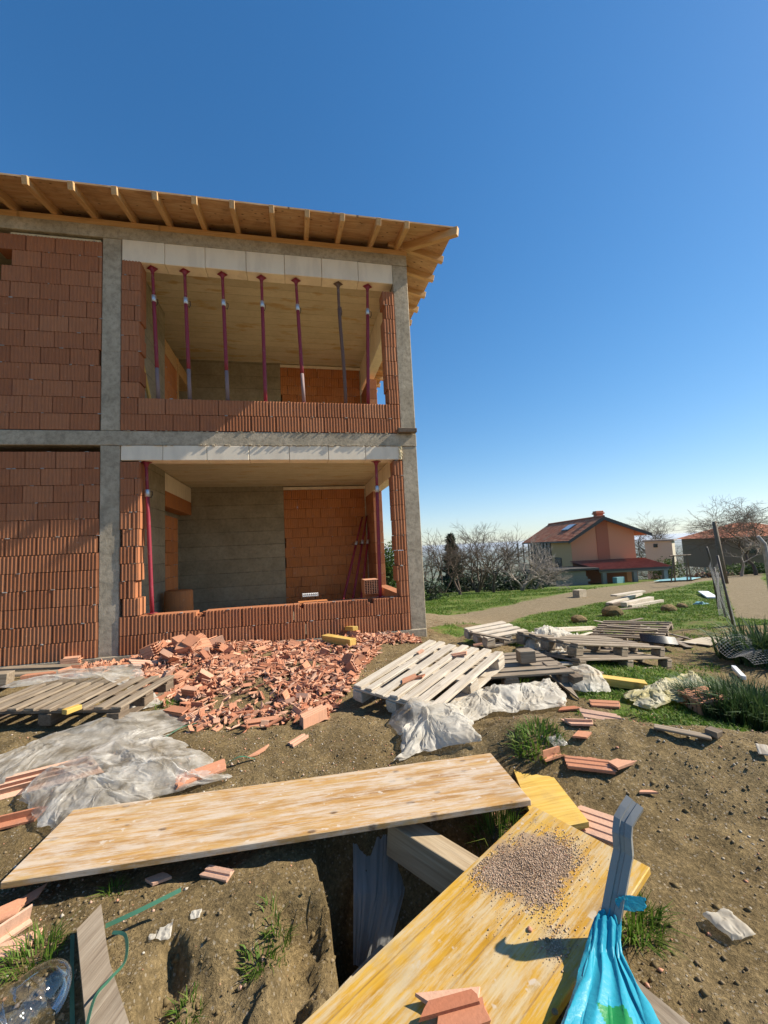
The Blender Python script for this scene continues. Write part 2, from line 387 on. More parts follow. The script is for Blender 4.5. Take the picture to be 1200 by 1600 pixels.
SKYL = m_paint('skylight_glass', (.35, .38, .42, 1), (.3, .33, .36, 1), .2)
n = NT('roof_tiles', .85, .2); p = n.obj()
c = n.ramp(n.vor(n.map(p, (3.3, 2.8, 2.8)), 1, 'F1', .3, 'Color'), [(0, (.34, .10, .05, 1)), (.5, (.45, .155, .08, 1)), (1, (.52, .25, .14, 1))])
c = n.mix(n.ramp(n.noise(p, .6, 5), [(.5, 0), (.68, .5)]), c, (.26, .18, .11, 1)); n.bump(n.noise(p, 8, 3), .5, .05)
TILES = n.color(c)
n = NT('red_roof_tiles', .95, .08); p = n.obj(); TILES2 = n.color(n.mix(n.ramp(n.noise(p, 3, 4), [(.4, 0), (.6, .6)]), (.38, .14, .085, 1), (.26, .09, .055, 1)))
n = NT('bark', .95, .1); p = n.obj(); BARK = n.color(n.mix(n.noise(p, 6, 4), (.065, .048, .035, 1), (.14, .11, .085, 1)))
n = NT('pale_bark', .95, .1); p = n.obj(); BARK2 = n.color(n.mix(n.noise(p, 6, 4), (.22, .185, .155, 1), (.36, .32, .28, 1)))
def m_leaf(name, a, b, c, tl=.35):
    n = NT(name, .6, .25); t = n.attr(); col = n.ramp(t, [(0, a), (.55, b), (1, c)]); n.color(col)
    tr = n.node('ShaderNodeBsdfTranslucent', Color=col); ms = n.node('ShaderNodeMixShader', Fac=tl)
    n.t.links.new(n.b.outputs[0], ms.inputs[1]); n.t.links.new(tr.outputs[0], ms.inputs[2]); n.t.links.new(ms.outputs[0], n.out.inputs[0])
    return n.m
GRASSM = m_leaf('grass_blades', (.06, .125, .012, 1), (.12, .21, .025, 1), (.27, .25, .08, 1))
CONIF = m_leaf('conifer_needles', (.012, .024, .012, 1), (.025, .045, .02, 1), (.05, .075, .03, 1), .15)
BUSHM = m_leaf('bush_leaves', (.025, .05, .012, 1), (.06, .11, .02, 1), (.12, .17, .04, 1))
IRISM = m_leaf('sword_leaves', (.03, .055, .02, 1), (.055, .10, .03, 1), (.12, .16, .06, 1), .2)
n = NT('stones', .9, .2); STONE = n.color(n.ramp(n.attr(), [(0, (.13, .095, .052, 1)), (.72, (.24, .18, .105, 1)), (.86, (.48, .44, .37, 1)), (.93, (.46, .22, .13, 1)), (1, (.50, .25, .16, 1))]))
n = NT('pile_gravel', .95, .15); GRAV = n.color(n.ramp(n.attr(), [(0, (.34, .235, .155, 1)), (.6, (.47, .34, .235, 1)), (.94, (.58, .45, .33, 1)), (1, (.46, .20, .12, 1))]))
n = NT('rusty_wire', .7); WIREM = n.color((.36, .35, .33, 1))
n = NT('black_cable', .6); CABLE = n.color((.03, .03, .03, 1))
# ground
n = NT('earth', .95, .12); p = n.pos(); g = n.attr('grass'); rd = n.attr('road'); hz = n.attr('far')
d1 = n.noise(p, 1.3, 7, .65); d2 = n.noise(p, 9, 7, .7); d3 = n.noise(p, 55, 5, .75)
soil = n.ramp(d1, [(.3, (.14, .098, .045, 1)), (.5, (.20, .144, .068, 1)), (.7, (.265, .195, .10, 1))])
soil = n.mix(.75, soil, n.ramp(d2, [(.3, .55), (.65, 1.1)]), 'MULTIPLY')
soil = n.mix(.85, soil, n.ramp(d3, [(.3, .42), (.52, 1.0), (.72, 1.75)]), 'MULTIPLY')
gv = n.vor(p, 70, 'F1', 1.0, 'Color'); gd = n.vor(p, 70, 'F1', 1.0)
soil = n.mix(n.math('MULTIPLY', n.ramp(gd, [(.25, 1), (.42, 0)]), n.ramp(gv, [(.6, 0), (.75, .7)])), soil, n.mix(gv, (.16, .12, .08, 1), (.42, .36, .27, 1)))
road = n.ramp(d2, [(.35, (.17, .132, .075, 1)), (.65, (.265, .21, .13, 1))])
road = n.mix(.5, road, n.ramp(d3, [(.35, .6), (.65, 1.2)]), 'MULTIPLY')
gr = n.ramp(n.noise(p, 3.5, 7, .72), [(.3, (.06, .10, .015, 1)), (.5, (.10, .155, .025, 1)), (.68, (.19, .17, .06, 1))])
gm = n.ramp(n.math('ADD', g, n.math('MULTIPLY', n.math('SUBTRACT', d2, .5), .9)), [(.42, 0), (.58, 1)])
c = n.mix(gm, soil, gr)
rm = n.ramp(n.math('ADD', rd, n.math('MULTIPLY', n.math('SUBTRACT', n.noise(p, 1.6, 6, .7), .5), 1.0)), [(.4, 0), (.62, 1)])
c = n.mix(rm, c, road)
c = n.mix(hz, c, n.ramp(n.noise(p, .004, 5), [(.35, (.06, .09, .04, 1)), (.65, (.15, .14, .08, 1))]))
n.bump(n.math('ADD', n.math('MULTIPLY', d2, .7), n.math('MULTIPLY', d3, .6)), 1.0, .03)
EARTH = n.color(c)
# ------------------------------------------------------------------ ground sheet
def axis(a, b, st, gp, gn, ep, en):
    xs = list(np.arange(a, b, st)); d = st; x = xs[-1]
    while x < ep: d *= gp; x += d; xs.append(x)
    d = st; x = xs[0]; neg = []
    while x > en: d *= gn; x -= d; neg.append(x)
    return np.array(neg[::-1]+xs)
gx = axis(-2.2, 2.9, .022, 1.035, 1.16, 24000, -20000)
gy = axis(-6.2, -1.6, .022, 1.035, 1.3, 24000, -400)
XX, YY = np.meshgrid(gx, gy); ZZ = Hf(XX, YY)
nx, ny = len(gx), len(gy)
idx = np.arange(nx*ny).reshape(ny, nx)
FACES = np.stack([idx[:-1, :-1], idx[:-1, 1:], idx[1:, 1:], idx[1:, :-1]], -1).reshape(-1, 4)
def pts2(pl): return [hit(*q) for q in pl]
ROAD1 = pts2([(640, 975), (760, 962), (860, 944), (960, 925), (1060, 908), (1120, 902)])
ROAD2 = pts2([(1195, 965), (1172, 930), (1160, 905), (1175, 892), (1230, 884)])
def polyd(x, y, pl):
    d = 1e9
    for a, b in zip(pl[:-1], pl[1:]): d = np.minimum(d, segdist(x, y, a.x, a.y, b.x, b.y))
    return d
def masks(x, y):
    F = x*.2078+(y+6.709)*.9782; L = x*.9782-(y+6.709)*.2078
    wd = .55+.055*F
    rd = 1-sst(.6, 1.35, polyd(x, y, ROAD1)/wd)
    rd = np.maximum(rd, 1-sst(.6, 1.3, polyd(x, y, ROAD2)/(wd*.5)))
    g = sst(7.0, 9.0, F)*(L > -40)
    # near ground: bare earth with patches of grass on the right
    a = fbm(x*1.2, y*1.2, 77, 3)
    g = np.maximum(g*(.55+.45*sst(-.2, .1, a)), .75*sst(1.9, 2.6, x)*sst(-.15, .2, a)*(y > -4.4))
    ridge = segdist(x, y, 1.7, -3.4, 3.6, -4.3)
    g = np.maximum(g, .8*np.exp(-(ridge/.33)**2)*(.5+a))
    e = segdist(x, y, 2.05, -5.45, 2.6, -5.2); g = np.maximum(g, .8*np.exp(-(e/.3)**2)*(.7+a))
    e = segdist(x, y, 2.9, -3.9, 4.4, -3.6); g = np.maximum(g, 1.0*np.exp(-(e/.5)**2))
    g = g*(1-.45*sst(4.4, 5.2, x)*(1-sst(.3, 1.4, y))*(F < 9))
    return np.clip(g, 0, 1), np.clip(rd, 0, 1)
gm_, rm_ = masks(XX, YY)
FF = XX*.2078+(YY+6.709)*.9782
me = np_mesh('ground', np.stack([XX, YY, ZZ], -1).reshape(-1, 3), FACES, EARTH, None, True)
for nm, arr in (('grass', gm_), ('road', rm_*(FF < 60)), ('far', sst(60, 110, FF))):
    a = me.attributes.new(nm, 'FLOAT', 'POINT'); a.data.foreach_set('value', arr.ravel().astype(np.float32))
tag(link('ground', me), kind='structure')
# ------------------------------------------------------------------ unfinished house
rng = random.Random(11)
house = thing('unfinished_house', 'unfinished two storey brick and concrete house with new timber eaves', 'house', (0, 0, 0))
def brick(mb, s0, s1, z0, z1, depth, M, tint, g=.009, pitch=.046):
    k = max(1, int(round((s1-s0)/pitch))); a = (s1-s0)/k; poly = [(s0, .006)]
    for i in range(k):
        b = s0+i*a
        poly += [(b+.10*a, g), (b+.22*a, .0012), (b+.36*a, 0), (b+.50*a, .0006), (b+.66*a, .004), (b+.86*a, g)]
    poly += [(s1, .006), (s1, depth), (s0, depth)]
    mb.prism(poly, z0, z1, M, tint)
CHIPS = {}
def wall(name, M, s0, s1, z0, ncourse, mat, depth=.25, h=.245, L=.38, skip=None, ends=None, g=.009, parent=house, jit=.0009, label=None, rag=None, chips=None):
    mb = MB(); mo = MB()
    for r in range(ncourse):
        off = (r % 2)*.5*L+rng.uniform(-.05, .05); s = s0-off
        while s < s1-1e-6:
            a, b = max(s, s0)+rng.uniform(0, .003), min(s+L-.006-rng.uniform(-.002, .003), s1)
            if rag and r in rag: b = min(b, s1-rag[r])
            if b-a > .03 and not (skip and skip(r, (a+b)/2)):
                dz = rng.uniform(-.002, .002); dy = rng.uniform(-jit, jit)
                MM = M @ Matrix.Translation((0, dy, dz)) @ Matrix.Rotation(rng.uniform(-.0008, .0008), 4, 'Z') @ Matrix.Rotation(rng.uniform(-.0035, .0035), 4, 'Y') if False and jit else M
                t = min(1, max(0, rng.gauss(.5, .2))) if rng.random() < .85 else rng.random()
                zt1 = z0+(r+1)*h-.004-rng.random()*.003; ch_ = None
                for cs, cw, chh in (chips or ()):
                    if r == ncourse-1 and a < cs < b: ch_ = (max(a+.02, cs-cw/2), min(b-.02, cs+cw/2), chh)
                if ch_:
                    e0, e1, chh = ch_; em = (e0+e1)/2
                    brick(mb, a, e0, z0+r*h+.002, zt1, depth, MM, t, g); brick(mb, e1, b, z0+r*h+.002, zt1, depth, MM, t, g)
                    brick(mb, e0, em, z0+r*h+.002, zt1-chh*.55, depth*.45, MM @ Matrix.Translation((0, depth*.5, 0)), t, g); brick(mb, em, e1, z0+r*h+.002, zt1-chh*.3, depth*.3, MM @ Matrix.Translation((0, depth*.66, 0)), t, g)
                    brick(mb, e0, e0+(e1-e0)*.35, z0+r*h+.002, zt1-chh*.8, .03, MM, t, g); brick(mb, e0+(e1-e0)*.35, e1, z0+r*h+.002, zt1-chh*1.1, .03, MM, t, g)
                else: brick(mb, a, b, z0+r*h+.002, zt1, depth, MM, t, g)
            if jit and rng.random() < .5:
                w_ = rng.uniform(.01, .06); mo.box((rng.uniform(a, b), rng.uniform(.001, .008), z0+(r+1)*h-.003), (w_, .016, rng.uniform(.006, .016)), M, .003, jit=.002)
            s += L
    # mortar / inner core just behind the faces
    if mo.n: mo.build('mortar_crumbs', CPOST, parent)['kind'] = 'stuff'
    return mb.build(name, mat, parent)
I4 = Matrix.Identity(4)
# local axes: s along X, d into the wall (+Y), z up
wall('brick_wall', I4, -6.2, -2.775, .09, 12, BRICK)                                   # lower left panel
def sk(r, s): return r >= 9 and s < -4.06
wall('brick_wall', I4, -6.2, -2.775, 3.352, 12, BRICK, skip=sk)                       # upper left panel
wall('parapet', I4, -2.505, 1.782, .09, 2, BRICK, h=.268, chips=((-1.42, .13, .07), (.05, .06, .06), (1.12, .13, .06)))
wall('parapet', I4, -2.505, 1.782, 3.352, 2, BRICK, h=.25)
wall('jamb', I4, -2.505, -2.235, .63, 9, BRICK, h=.25, L=.30, rag={1: .06, 2: .02, 3: .03, 4: .01})
wall('jamb', I4, -2.505, -2.235, 3.856, 9, BRICK, h=.242, L=.30)
wall('jamb', I4, 1.585, 1.782, .63, 9, BRICK, h=.25, L=.5, rag={})
wall('jamb', I4, 1.575, 1.782, 3.856, 8, BRICK, h=.252, L=.5)
mb = MB()
for z0, z1 in ((-.9, 3.123), (3.347, 6.372)):
    for x0, x1 in ((-2.77, -2.51), (1.787, 2.047)):
        m2 = MB(); m2.span(x0, x1, .012, .26, z0, z1, ch=.008, jit=.003); m2.build('column', CONC, house)
m2 = MB(); m2.span(-14, 2.05, .006, .27, 3.126, 3.344, ch=.008); 
for k in range(120):
    m2.box((rng.uniform(-2.5, 1.75), .004-rng.random()*.006, 3.126+rng.uniform(-.004, .012)), (rng.uniform(.006, .05), rng.uniform(.008, .034), rng.uniform(.006, .02)), Matrix.Identity(4), .002)
for k in range(60):
    m2.box((rng.uniform(-2.5, 1.75), .004, 3.343), (rng.uniform(.006, .04), rng.uniform(.008, .03), rng.uniform(.006, .016)), Matrix.Identity(4), .002)
m2.build('floor_beam', CONC, house)
m2 = MB(); m2.span(-14, 2.05, .006, .27, 6.375, 6.572, ch=.006); m2.build('ring_beam', CONC, house)
m2 = MB(); m2.span(-14, 2.05, .0, .3, -1.2, .087, ch=.01); m2.span(1.78, 2.06, .3, 9, -1.2, .087, ch=.01); m2.build('foundation', CONC, house)
m2 = MB(); m2.span(-4.0, -2.8, .03, .2, 6.29, 6.335, jit=.004, ch=.008); m2.build('foam_strip', FOAM, house)
# aerated lintels
def lintel(xs, z0, z1, y0=.004, y1=.25):
    m = MB()
    for a, b in zip(xs[:-1], xs[1:]):
        m.span(a+.003, b-.003, y0+rng.uniform(0, .006), y1, z0+rng.uniform(-.004, .004), z1, ch=.006)
    return m.build('lintel', AAC, house)
lintel([-2.50, -1.895, -1.3, -.673, -.062, .55, 1.174, 1.782], 6.02, 6.372)
lintel([-2.50, -1.928, -1.305, -.685, -.07, .55, 1.161, 1.782], 2.896, 3.123)
m2 = MB()
for k in range(30):
    m2.box((1.76+rng.uniform(-.03, .02), -.004, 3.12-rng.random()*.22), (.02, .03, .03), Matrix.Identity(4), .006)
m2.build('foam_bead', FOAM, house)
# slabs and ceilings
m2 = MB(); m2.span(-14, 2.045, .28, 9, 3.13, 3.34); m2.build('floor_slab', CEIL, house)
m2 = MB(); m2.span(-14, 2.045, .28, 9, 6.38, 6.56); m2.build('ceiling', CEIL, house)
m2 = MB(); m2.span(-14, 1.78, .28, 9, -.3, .07); m2.build('ground_slab', CONC, house)
# interior walls for both storeys
for zf, zc, bt in ((.07, 3.13, 2.75), (3.34, 6.38, 5.85)):
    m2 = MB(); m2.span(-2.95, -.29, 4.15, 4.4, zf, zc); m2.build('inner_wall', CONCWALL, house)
    nb = 12 if zf < 1 else 12; hb = (zc-.10-zf)/nb
    wall('partition', Matrix.Translation((0, 4.16, 0)), -.29, 1.83, zf, nb, BRICKIN, g=.004, h=hb)
    m2 = MB(); m2.span(-.29, 1.83, 4.15, 4.4, zf+nb*hb, zc-.03); m2.build('foam_strip', AAC, house)
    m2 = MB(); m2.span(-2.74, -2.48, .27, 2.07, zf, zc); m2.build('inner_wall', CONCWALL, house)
    # left wall seen from inside: brick then a doorway
    ML = Matrix(((0, -1, 0, -2.48), (1, 0, 0, 0), (0, 0, 1, 0), (0, 0, 0, 1)))
    wall('partition', ML, 2.09, 2.96, zf, int((bt-zf-.3)/.245), BRICKIN, g=.002)
    m2 = MB(); m2.span(-2.74, -2.477, 2.09, 4.14, bt-.30, bt); m2.build('door_lintel', BRICKIN if zf < 1 else W_NEW, house)
    if zf < 1:
        m2 = MB(); m2.span(-2.74, -2.48, 2.09, 4.14, bt+.003, zc-.02, ch=.01); m2.build('lintel', AAC, house)
    else:
        m2 = MB(); m2.span(-2.49, -2.455, 2.94, 3.0, zf, bt); m2.build('door_post', W_NEW, house)
    m2 = MB(); m2.span(-2.86, -2.76, 2.0, 4.4, zf, zc); m2.build('inner_wall', CONCWALL, house)  # added wall closing the doorway, catches room light so the opening reads lighter
    # right side wall with a window opening
    zo, zl = (.74, 2.80) if zf < 1 else (4.05, 5.72)
    MR = Matrix(((0, -1, 0, 2.047), (1, 0, 0, 0), (0, 0, 1, 0), (0, 0, 0, 1)))
    def skr(r, s, zf=zf, zo=zo, zl=zl): return .45 < s < 2.25 and zo-.1 < zf+(r+.5)*.25 < zl
    mbk = MB()
    for r in range(int((zl+.1-zf)/.25)):
        zc_ = zf+(r+.5)*.25
        spans = ((.27, 4.15),) if zc_ < zo-.05 else ((3.08, 4.15),)
        for a, b in spans:
            s_ = a
            while s_ < b-.02:
                e_ = min(s_+.374, b)
                brick(mbk, s_, e_, zf+r*.25+.002, zf+(r+1)*.25-.004, .215, MR, rng.random(), .0045); s_ += .38
    mbk.build('brick_wall', BRICK, house)
    m2 = MB(); m2.span(1.83, 2.045, .275, 4.14, zl, zc-.002, ch=.004); m2.build('lintel', AAC, house)
    m2 = MB(); m2.span(1.80, 2.047, 4.152, 4.42, zf-.1, zc); m2.build('column', CONC, house)
    wall('brick_wall', MR, 4.43, 9.0, zf, int((zc-zf)/.25), BRICK, h=.25)
wall('brick_wall', Matrix(((1, 0, 0, 0), (0, -1, 0, 9.0), (0, 0, 1, 0), (0, 0, 0, 1))), -13.9, 2.04, .09, 12, BRICK, g=.003)
wall('brick_wall', Matrix(((1, 0, 0, 0), (0, -1, 0, 9.0), (0, 0, 1, 0), (0, 0, 0, 1))), -13.9, 2.04, 3.352, 12, BRICK, g=.003)
m2 = MB(); m2.span(-14, -13.8, .3, 8.7, -1, 6.4); m2.build('inner_wall', CONCWALL, house)
m2 = MB(); m2.span(-14, -6.2, .01, .26, .09, 3.12); m2.span(-14, -6.2, .01, .26, 3.36, 6.37); m2.build('inner_wall', CONC, house)
# block dark room behind the high window on the left
# roof: hipped deck, wall plate, rafters
OV = .69; SL = .235
XE, YE, YB, XL = 2.74, -.70, 9.7, -14.7
zE = 6.625
half = (YB-YE)/2; zR = zE+half*SL
def deck_pts(dz, inset=0):
    return [(XE-inset, YE+inset, zE+dz), (XE-inset, YB-inset, zE+dz), (XL+inset, YB-inset, zE+dz), (XL+inset, YE+inset, zE+dz), (XE-half, YE+half, zR+dz), (XL+half, YE+half, zR+dz)]
m2 = MB(); lo = deck_pts(0, .03); up = deck_pts(.026, .03)
F_ = [(0, 1, 4), (1, 2, 5, 4), (2, 3, 5), (3, 0, 4, 5)]
m2.add(lo+up, F_+[tuple(i+6 for i in reversed(f)) for f in F_]+[(i, (i+1) % 4, 6+(i+1) % 4, 6+i) for i in range(4)])
roof = m2.build('roof', W_DECK, house)
def bar(name, a, b, w, h, mat, parent, up=(0, 0, 1)):
    a = Vector(a); b = Vector(b); L = (b-a).length; m = MB(); m.box((0, 0, 0), (L, w, h), None, .005, jit=.0015)
    return m.build(name, mat, parent, frame((a+b)/2, b-a, up))
m2 = MB(); m2.box((0, 0, 0), (16.2, .10, .095), None, .004); m2.build('wall_plate', W_NEW, roof, Matrix.Translation((-6.03, .062, 6.622)))
bar('wall_plate', (2.0, .12, 6.622), (2.0, 9.0, 6.622), .10, .095, W_NEW, roof)
xs = [-9.7+.53*k for k in range(11)]+[-3.96, -3.425, -2.88, -2.344, -1.829, -1.304, -.786, -.222, .307, .844, 1.42, 1.88]
for x in xs:
    y1 = min(half+YE, YE+(XE-x)-.1) if x > XE-half else 2.4
    y1 = max(min(y1, 2.2), .35)
    dz = -.062+rng.uniform(-.004, .004)
    bar('rafter', (x, YE+.0, zE+dz), (x+rng.uniform(-.012, .012), YE+y1+.7, zE+dz+(y1+.7)*SL), .075, .118, W_NEW, roof)
for k in range(17):
    y = .02+.53*k; x0 = XE-max(1.0, min(2.6, (y-YE)-.12))
    bar('rafter', (XE, y, zE-.062), (x0, y, zE-.062+(XE-x0)*SL), .075, .118, W_NEW, roof)
bar('hip_rafter', (XE+.0, YE+.0, zE-.075), (XE-2.2, YE+2.2, zE-.075+2.2*SL), .085, .14, W_NEW, roof)
# timber scrap wedged on the slab corner
m2 = MB(); m2.box((0, 0, 0), (.32, .10, .075), None, .008, jit=.006); ob = m2.build('timber_offcut', W_DARK, None, frame((1.88, -.048, 3.382), (1, 0, -.02), (0, 0, 1)))
tag(ob, 'short grey timber offcut lying on the slab edge at the house corner', 'timber')
# ------------------------------------------------------------------ steel props
def prop(label, a, b, z_collar=.78, rust=False, pale=False, group='steel props under the lintels', plate=True, bend=0):
    a = Vector(a); b = Vector(b); L = (b-a).length
    t = thing('steel_prop', label, 'prop', group=group, M=frame(a, (b-a).orthogonal(), b-a))
    mo, mi = (RUSTY, RUSTY) if rust else (RED, RED)
    zc = z_collar*L
    def cx(z): return bend*math.sin(z/L*math.pi*2)
    m = MB(); m.tube([(cx(z), 0, z) for z in np.linspace(.01 if not pale else (.24*L), zc, 7)], .029, 12); m.build('outer_tube', mo, t, None, True)
    if pale:
        m = MB(); m.tube([(0, 0, .01), (0, 0, (.24*L))], .0292, 12); m.build('tube_foot', PALE, t, None, True)
    m = MB(); m.tube([(cx(z), 0, z) for z in np.linspace(zc-.05, L-.008, 4)], .0235, 12); m.build('inner_tube', mi, t, None, True)
    m = MB(); m.tube([(0, 0, zc-.075), (0, 0, zc-.07), (0, 0, zc+.03), (0, 0, zc+.035)], [.03, .036, .036, .03], 14)
    col = m.build('collar', RUSTY if rust else GALV, t, None, True)
    m = MB(); q = rng.uniform(-.4, .4)
    pts = [(.03, 0, zc+.0), (.085, .01, zc+.015), (.10, .03, zc-.03), (.085, .04, zc-.075), (.03, .02, zc-.07)]
    m.tube(pts, .006, 6); m.build('handle', DKMET, t, Matrix.Rotation(q+1.5, 4, 'Z') if not plate else Matrix.Rotation(q, 4, 'Z'), True)
    if plate:
        m = MB(); m.box((0, 0, L-.004), (.12, .12, .008), None, .002); m.tube([(0, 0, L-.07), (0, 0, L-.009)], [.024, .045], 12); m.build('head_plate', mi, t)
        m = MB(); m.box((0, 0, .005), (.11, .11, .008), None, .002); m.build('base_plate', mi, t)
    return t
zt = 6.012
prop('dark red steel prop in the upper opening beside the left brick jamb', (-2.02, .125, 3.862), (-2.107, .125, zt), .775, pale=True)
prop('second red steel prop from the left in the upper opening, its handle sticking up', (-1.568, .125, 3.862), (-1.633, .125, zt), .775, pale=True)
prop('third red steel prop from the left in the upper opening, above a pale foot', (-1.005, .125, 3.862), (-1.06, .125, zt), .78, pale=True)
prop('middle red steel prop of the seven in the upper opening', (-.424, .125, 3.862), (-.444, .125, zt), .79)
prop('leaning red steel prop with pale lower end, just left of the rusty one', (.189, .125, 3.862), (.118, .125, zt), .785, pale=True)
prop('bent rusty brown steel prop in the upper opening, unlike its red neighbours', (.882, .125, 3.862), (.832, .125, zt), .785, rust=True, bend=.014)
prop('dark red steel prop at the right end of the upper opening', (1.265, .125, 3.862), (1.348, .125, zt), .79)
prop('bright red steel prop at the left side of the ground floor opening', (-2.108, .125, .632), (-2.192, .125, 2.89), .8)
prop('dark red steel prop at the right side of the ground floor opening', (1.322, .125, .632), (1.358, .125, 2.89), .8)
for lab, a, b in (('red steel prop leaning in the room corner, its foot furthest left', (545-14, 945), (566, 808)), ('red steel prop leaning in the room corner between two others', (547, 945), (573, 806)), ('red steel prop leaning in the room corner nearest the hollow blocks', (561, 940), (579, 806))):
    A = at(*a, Y=3.0+.25*(a[0] > 540)); A.z = .075
    dirx = at(a[0], a[1], Y=3.1); A = Vector((at(a[0]+2, 950, Y=3.1).x, 3.1, .075)); B = at(*b, Y=4.04)
    prop(lab, A, B, .7, plate=False, group='steel props leaning in the corner')
# upper room: brace board and hollow blocks downstairs
def board(name, label, cat, p0, p1, w, t, mat, nrm=(0, 0, 1), group=None, ch=.004, jit=.002, parts=None):
    p0 = Vector(p0); p1 = Vector(p1); m = MB(); m.box((0, 0, 0), ((p1-p0).length, w, t), None, min(ch, t*.3), jit=jit)
    o = m.build(name, mat, None, frame((p0+p1)/2, p1-p0, nrm)); return tag(o, label, cat, group)
board('brace_board', 'yellow timber brace leaning against the upper left concrete wall', 'board', (-2.40, .42, 4.85), (-2.36, 1.35, 3.40), .12, .03, W_YEL, (1, 0, 0))
def hollow_block(label, M, group=None, W=.25, L=.36, Hh=.235, ribs=True):
    """hollow clay block lying with its cells facing local -Y"""
    t = MB(); nx_, nz_ = 6, 8; th = .012
    for i in range(nx_+1):
        t.box((-W/2+i*W/nx_, 0, 0), (th, L, Hh), None, 0, rng.uniform(.3, .6))
    for k in range(nz_+1):
        t.box((0, .001, -Hh/2+k*Hh/nz_), (W-.002, L-.004, th*.8), None, 0, rng.uniform(.3, .6))
    o = t.build('hollow_block', SHARD, None, M); return tag(o, label, 'brick', group)
bp = at(578, 905, Y=2.55)
hollow_block('hollow clay block showing its grid of cells, standing by the window corner', Matrix.Translation((bp.x, 2.55, .07+.40+.005+.13)) @ Matrix.Scale(1.25, 4), None)
m = MB(); m.box((0, 0, 0), (.33, .3, .40), None, .01, jit=.004); tag(m.build('clay_block', BRICK, None, Matrix.Translation((bp.x, 2.55, .275))), 'solid faced clay block under the hollow one by the window corner', 'brick')
m = MB()
for k in range(9): m.box((-.14+.035*k, 0, 0), (.014, .10, .06), None, .003)
m.box((0, 0, -.02), (.3, .1, .02), None, .003); m.box((0, 0, .02), (.3, .06, .012), None, .003)
q = at(485, 938, Y=1.6); tag(m.build('plastic_crate_strip', WHITE, None, Matrix.Translation((q.x, 1.6, .60))), 'small white ribbed strip on the parapet edge below the inner brick wall', 'scrap')
m = MB(); m.box((0, 0, 0), (.6, .5, .30), None, .02); tag(m.build('rubble_block_stack', BRICKIN, None, Matrix.Translation((q.x+.05, 1.75, .30))), 'low stack of clay blocks behind the lower parapet', 'brick stack')
m = MB(); m.tube([(0, .28*math.cos(a), .47*1) if False else (.0+.30*math.cos(a), .30*math.sin(a), .25) for a in (0, .01)], .01, 6)
dr = at(262, 945, Y=1.6)
m = MB(); m.tube([(0, 0, 0), (0, 0, .02), (0, 0, .36), (0, 0, .38), (0, 0, .74), (0, 0, .76)], [.23, .24, .24, .25, .24, .23], 28); tag(m.build('round_clay_drum', BRICKIN, None, Matrix.Translation((-2.16, 1.75, .07)), True), 'round terracotta drum standing inside by the left wall', 'drum')
# ------------------------------------------------------------------ brick fragments
def shard_mesh(seed, kind, L, W):
    r = random.Random(seed); mb = MB(); th = r.uniform(.009, .013)
    def plate(poly, Ln, jag=.25, tint=.5, M=None):
        # poly: outline in (s,d); pulled along x with jagged broken ends
        n = len(poly); ks = [r.uniform(-jag, jag)*Ln*.5 for _ in range(2)]
        def end(sg):
            o = []
            for (s_, d_) in poly:
                u = s_/max(W, 1e-3); o.append((sg*Ln/2+sg*(ks[0 if sg < 0 else 1]*(u*2-1))+r.uniform(-.05, .05)*Ln*.6, s_-W/2, d_))
            return o
        v = end(-1)+end(1)
        mb.add(v, [tuple(range(n-1, -1, -1)), tuple(range(n, 2*n))]+[(i, (i+1) % n, n+(i+1) % n, n+i) for i in range(n)], tint, M)
    t = r.random()
    if kind == 0:      # ribbed outer shell
        k = max(2, round(W/.042)); a = W/k; top = []
        for i in range(k): top += [(i*a+.08*a, th+.005), (i*a+.55*a, th+.005), (i*a+.66*a, th), (i*a+.97*a, th)]
        plate([(0, 0)]+[(0, th)]+top+[(W, th), (W, 0)], L, .35, t)
    elif kind == 1:    # flat shard
        plate([(0, 0), (0, th), (W*.5, th+.001), (W, th), (W, 0)], L, .6, t)
    elif kind == 2:    # shell with webs
        k = max(2, round(W/.04)); a = W/k; hw = r.uniform(.03, .06); pl = [(0, 0), (0, th)]
        for i in range(1, k):
            hh = hw*r.uniform(.4, 1); pl += [(i*a-th*.4, th), (i*a-th*.4, th+hh), (i*a+th*.4, th+hh), (i*a+th*.4, th)]
        pl += [(W, th), (W, 0)]; plate(pl, L, .3, t)
    elif kind == 3:    # lump with cells
        k = max(2, round(W/.045)); rows = r.choice((2, 3, 4)); hz = .032
        for j in range(rows+1):
            y0 = j*hz; plate([(0, y0), (0, y0+th*.8), (W, y0+th*.8), (W, y0)], L*r.uniform(.8, 1), .2, r.random()*.6+.2)
        for i in range(k+1):
            x0 = i*(W-th)/k; plate([(x0, 0), (x0, rows*hz+th*.6), (x0+th*.8, rows*hz+th*.6), (x0+th*.8, 0)], L*r.uniform(.7, .97), .2, r.random()*.6+.2)
    elif kind == 4:    # solid looking slab chunk, ribs on top, end cells
        k = max(3, round(W/.042)); a = W/k; hgt = r.uniform(.05, .10); top = []
        for i in range(k): top += [(i*a+.08*a, hgt+.005), (i*a+.55*a, hgt+.005), (i*a+.66*a, hgt), (i*a+.97*a, hgt)]
        plate([(0, 0), (0, hgt)]+top+[(W, hgt), (W, 0)], L, .3, t)
        e = .004
        for i in range(k):
            for q in range(2):
                mb.box(((L/2)*1.02, -W/2+(i+.5)*a, hgt*(.28+.45*q)), (.012, a*.62, hgt*.3), None, 0, 0)
    return mb
def snap(px, py, yaw=0, rx=0, ry=0, up=.0):
    p = hit(px, py); return Matrix.Translation((p.x, p.y, p.z+up)) @ Matrix.Rotation(yaw, 4, 'Z') @ Matrix.Rotation(ry, 4, 'Y') @ Matrix.Rotation(rx, 4, 'X')
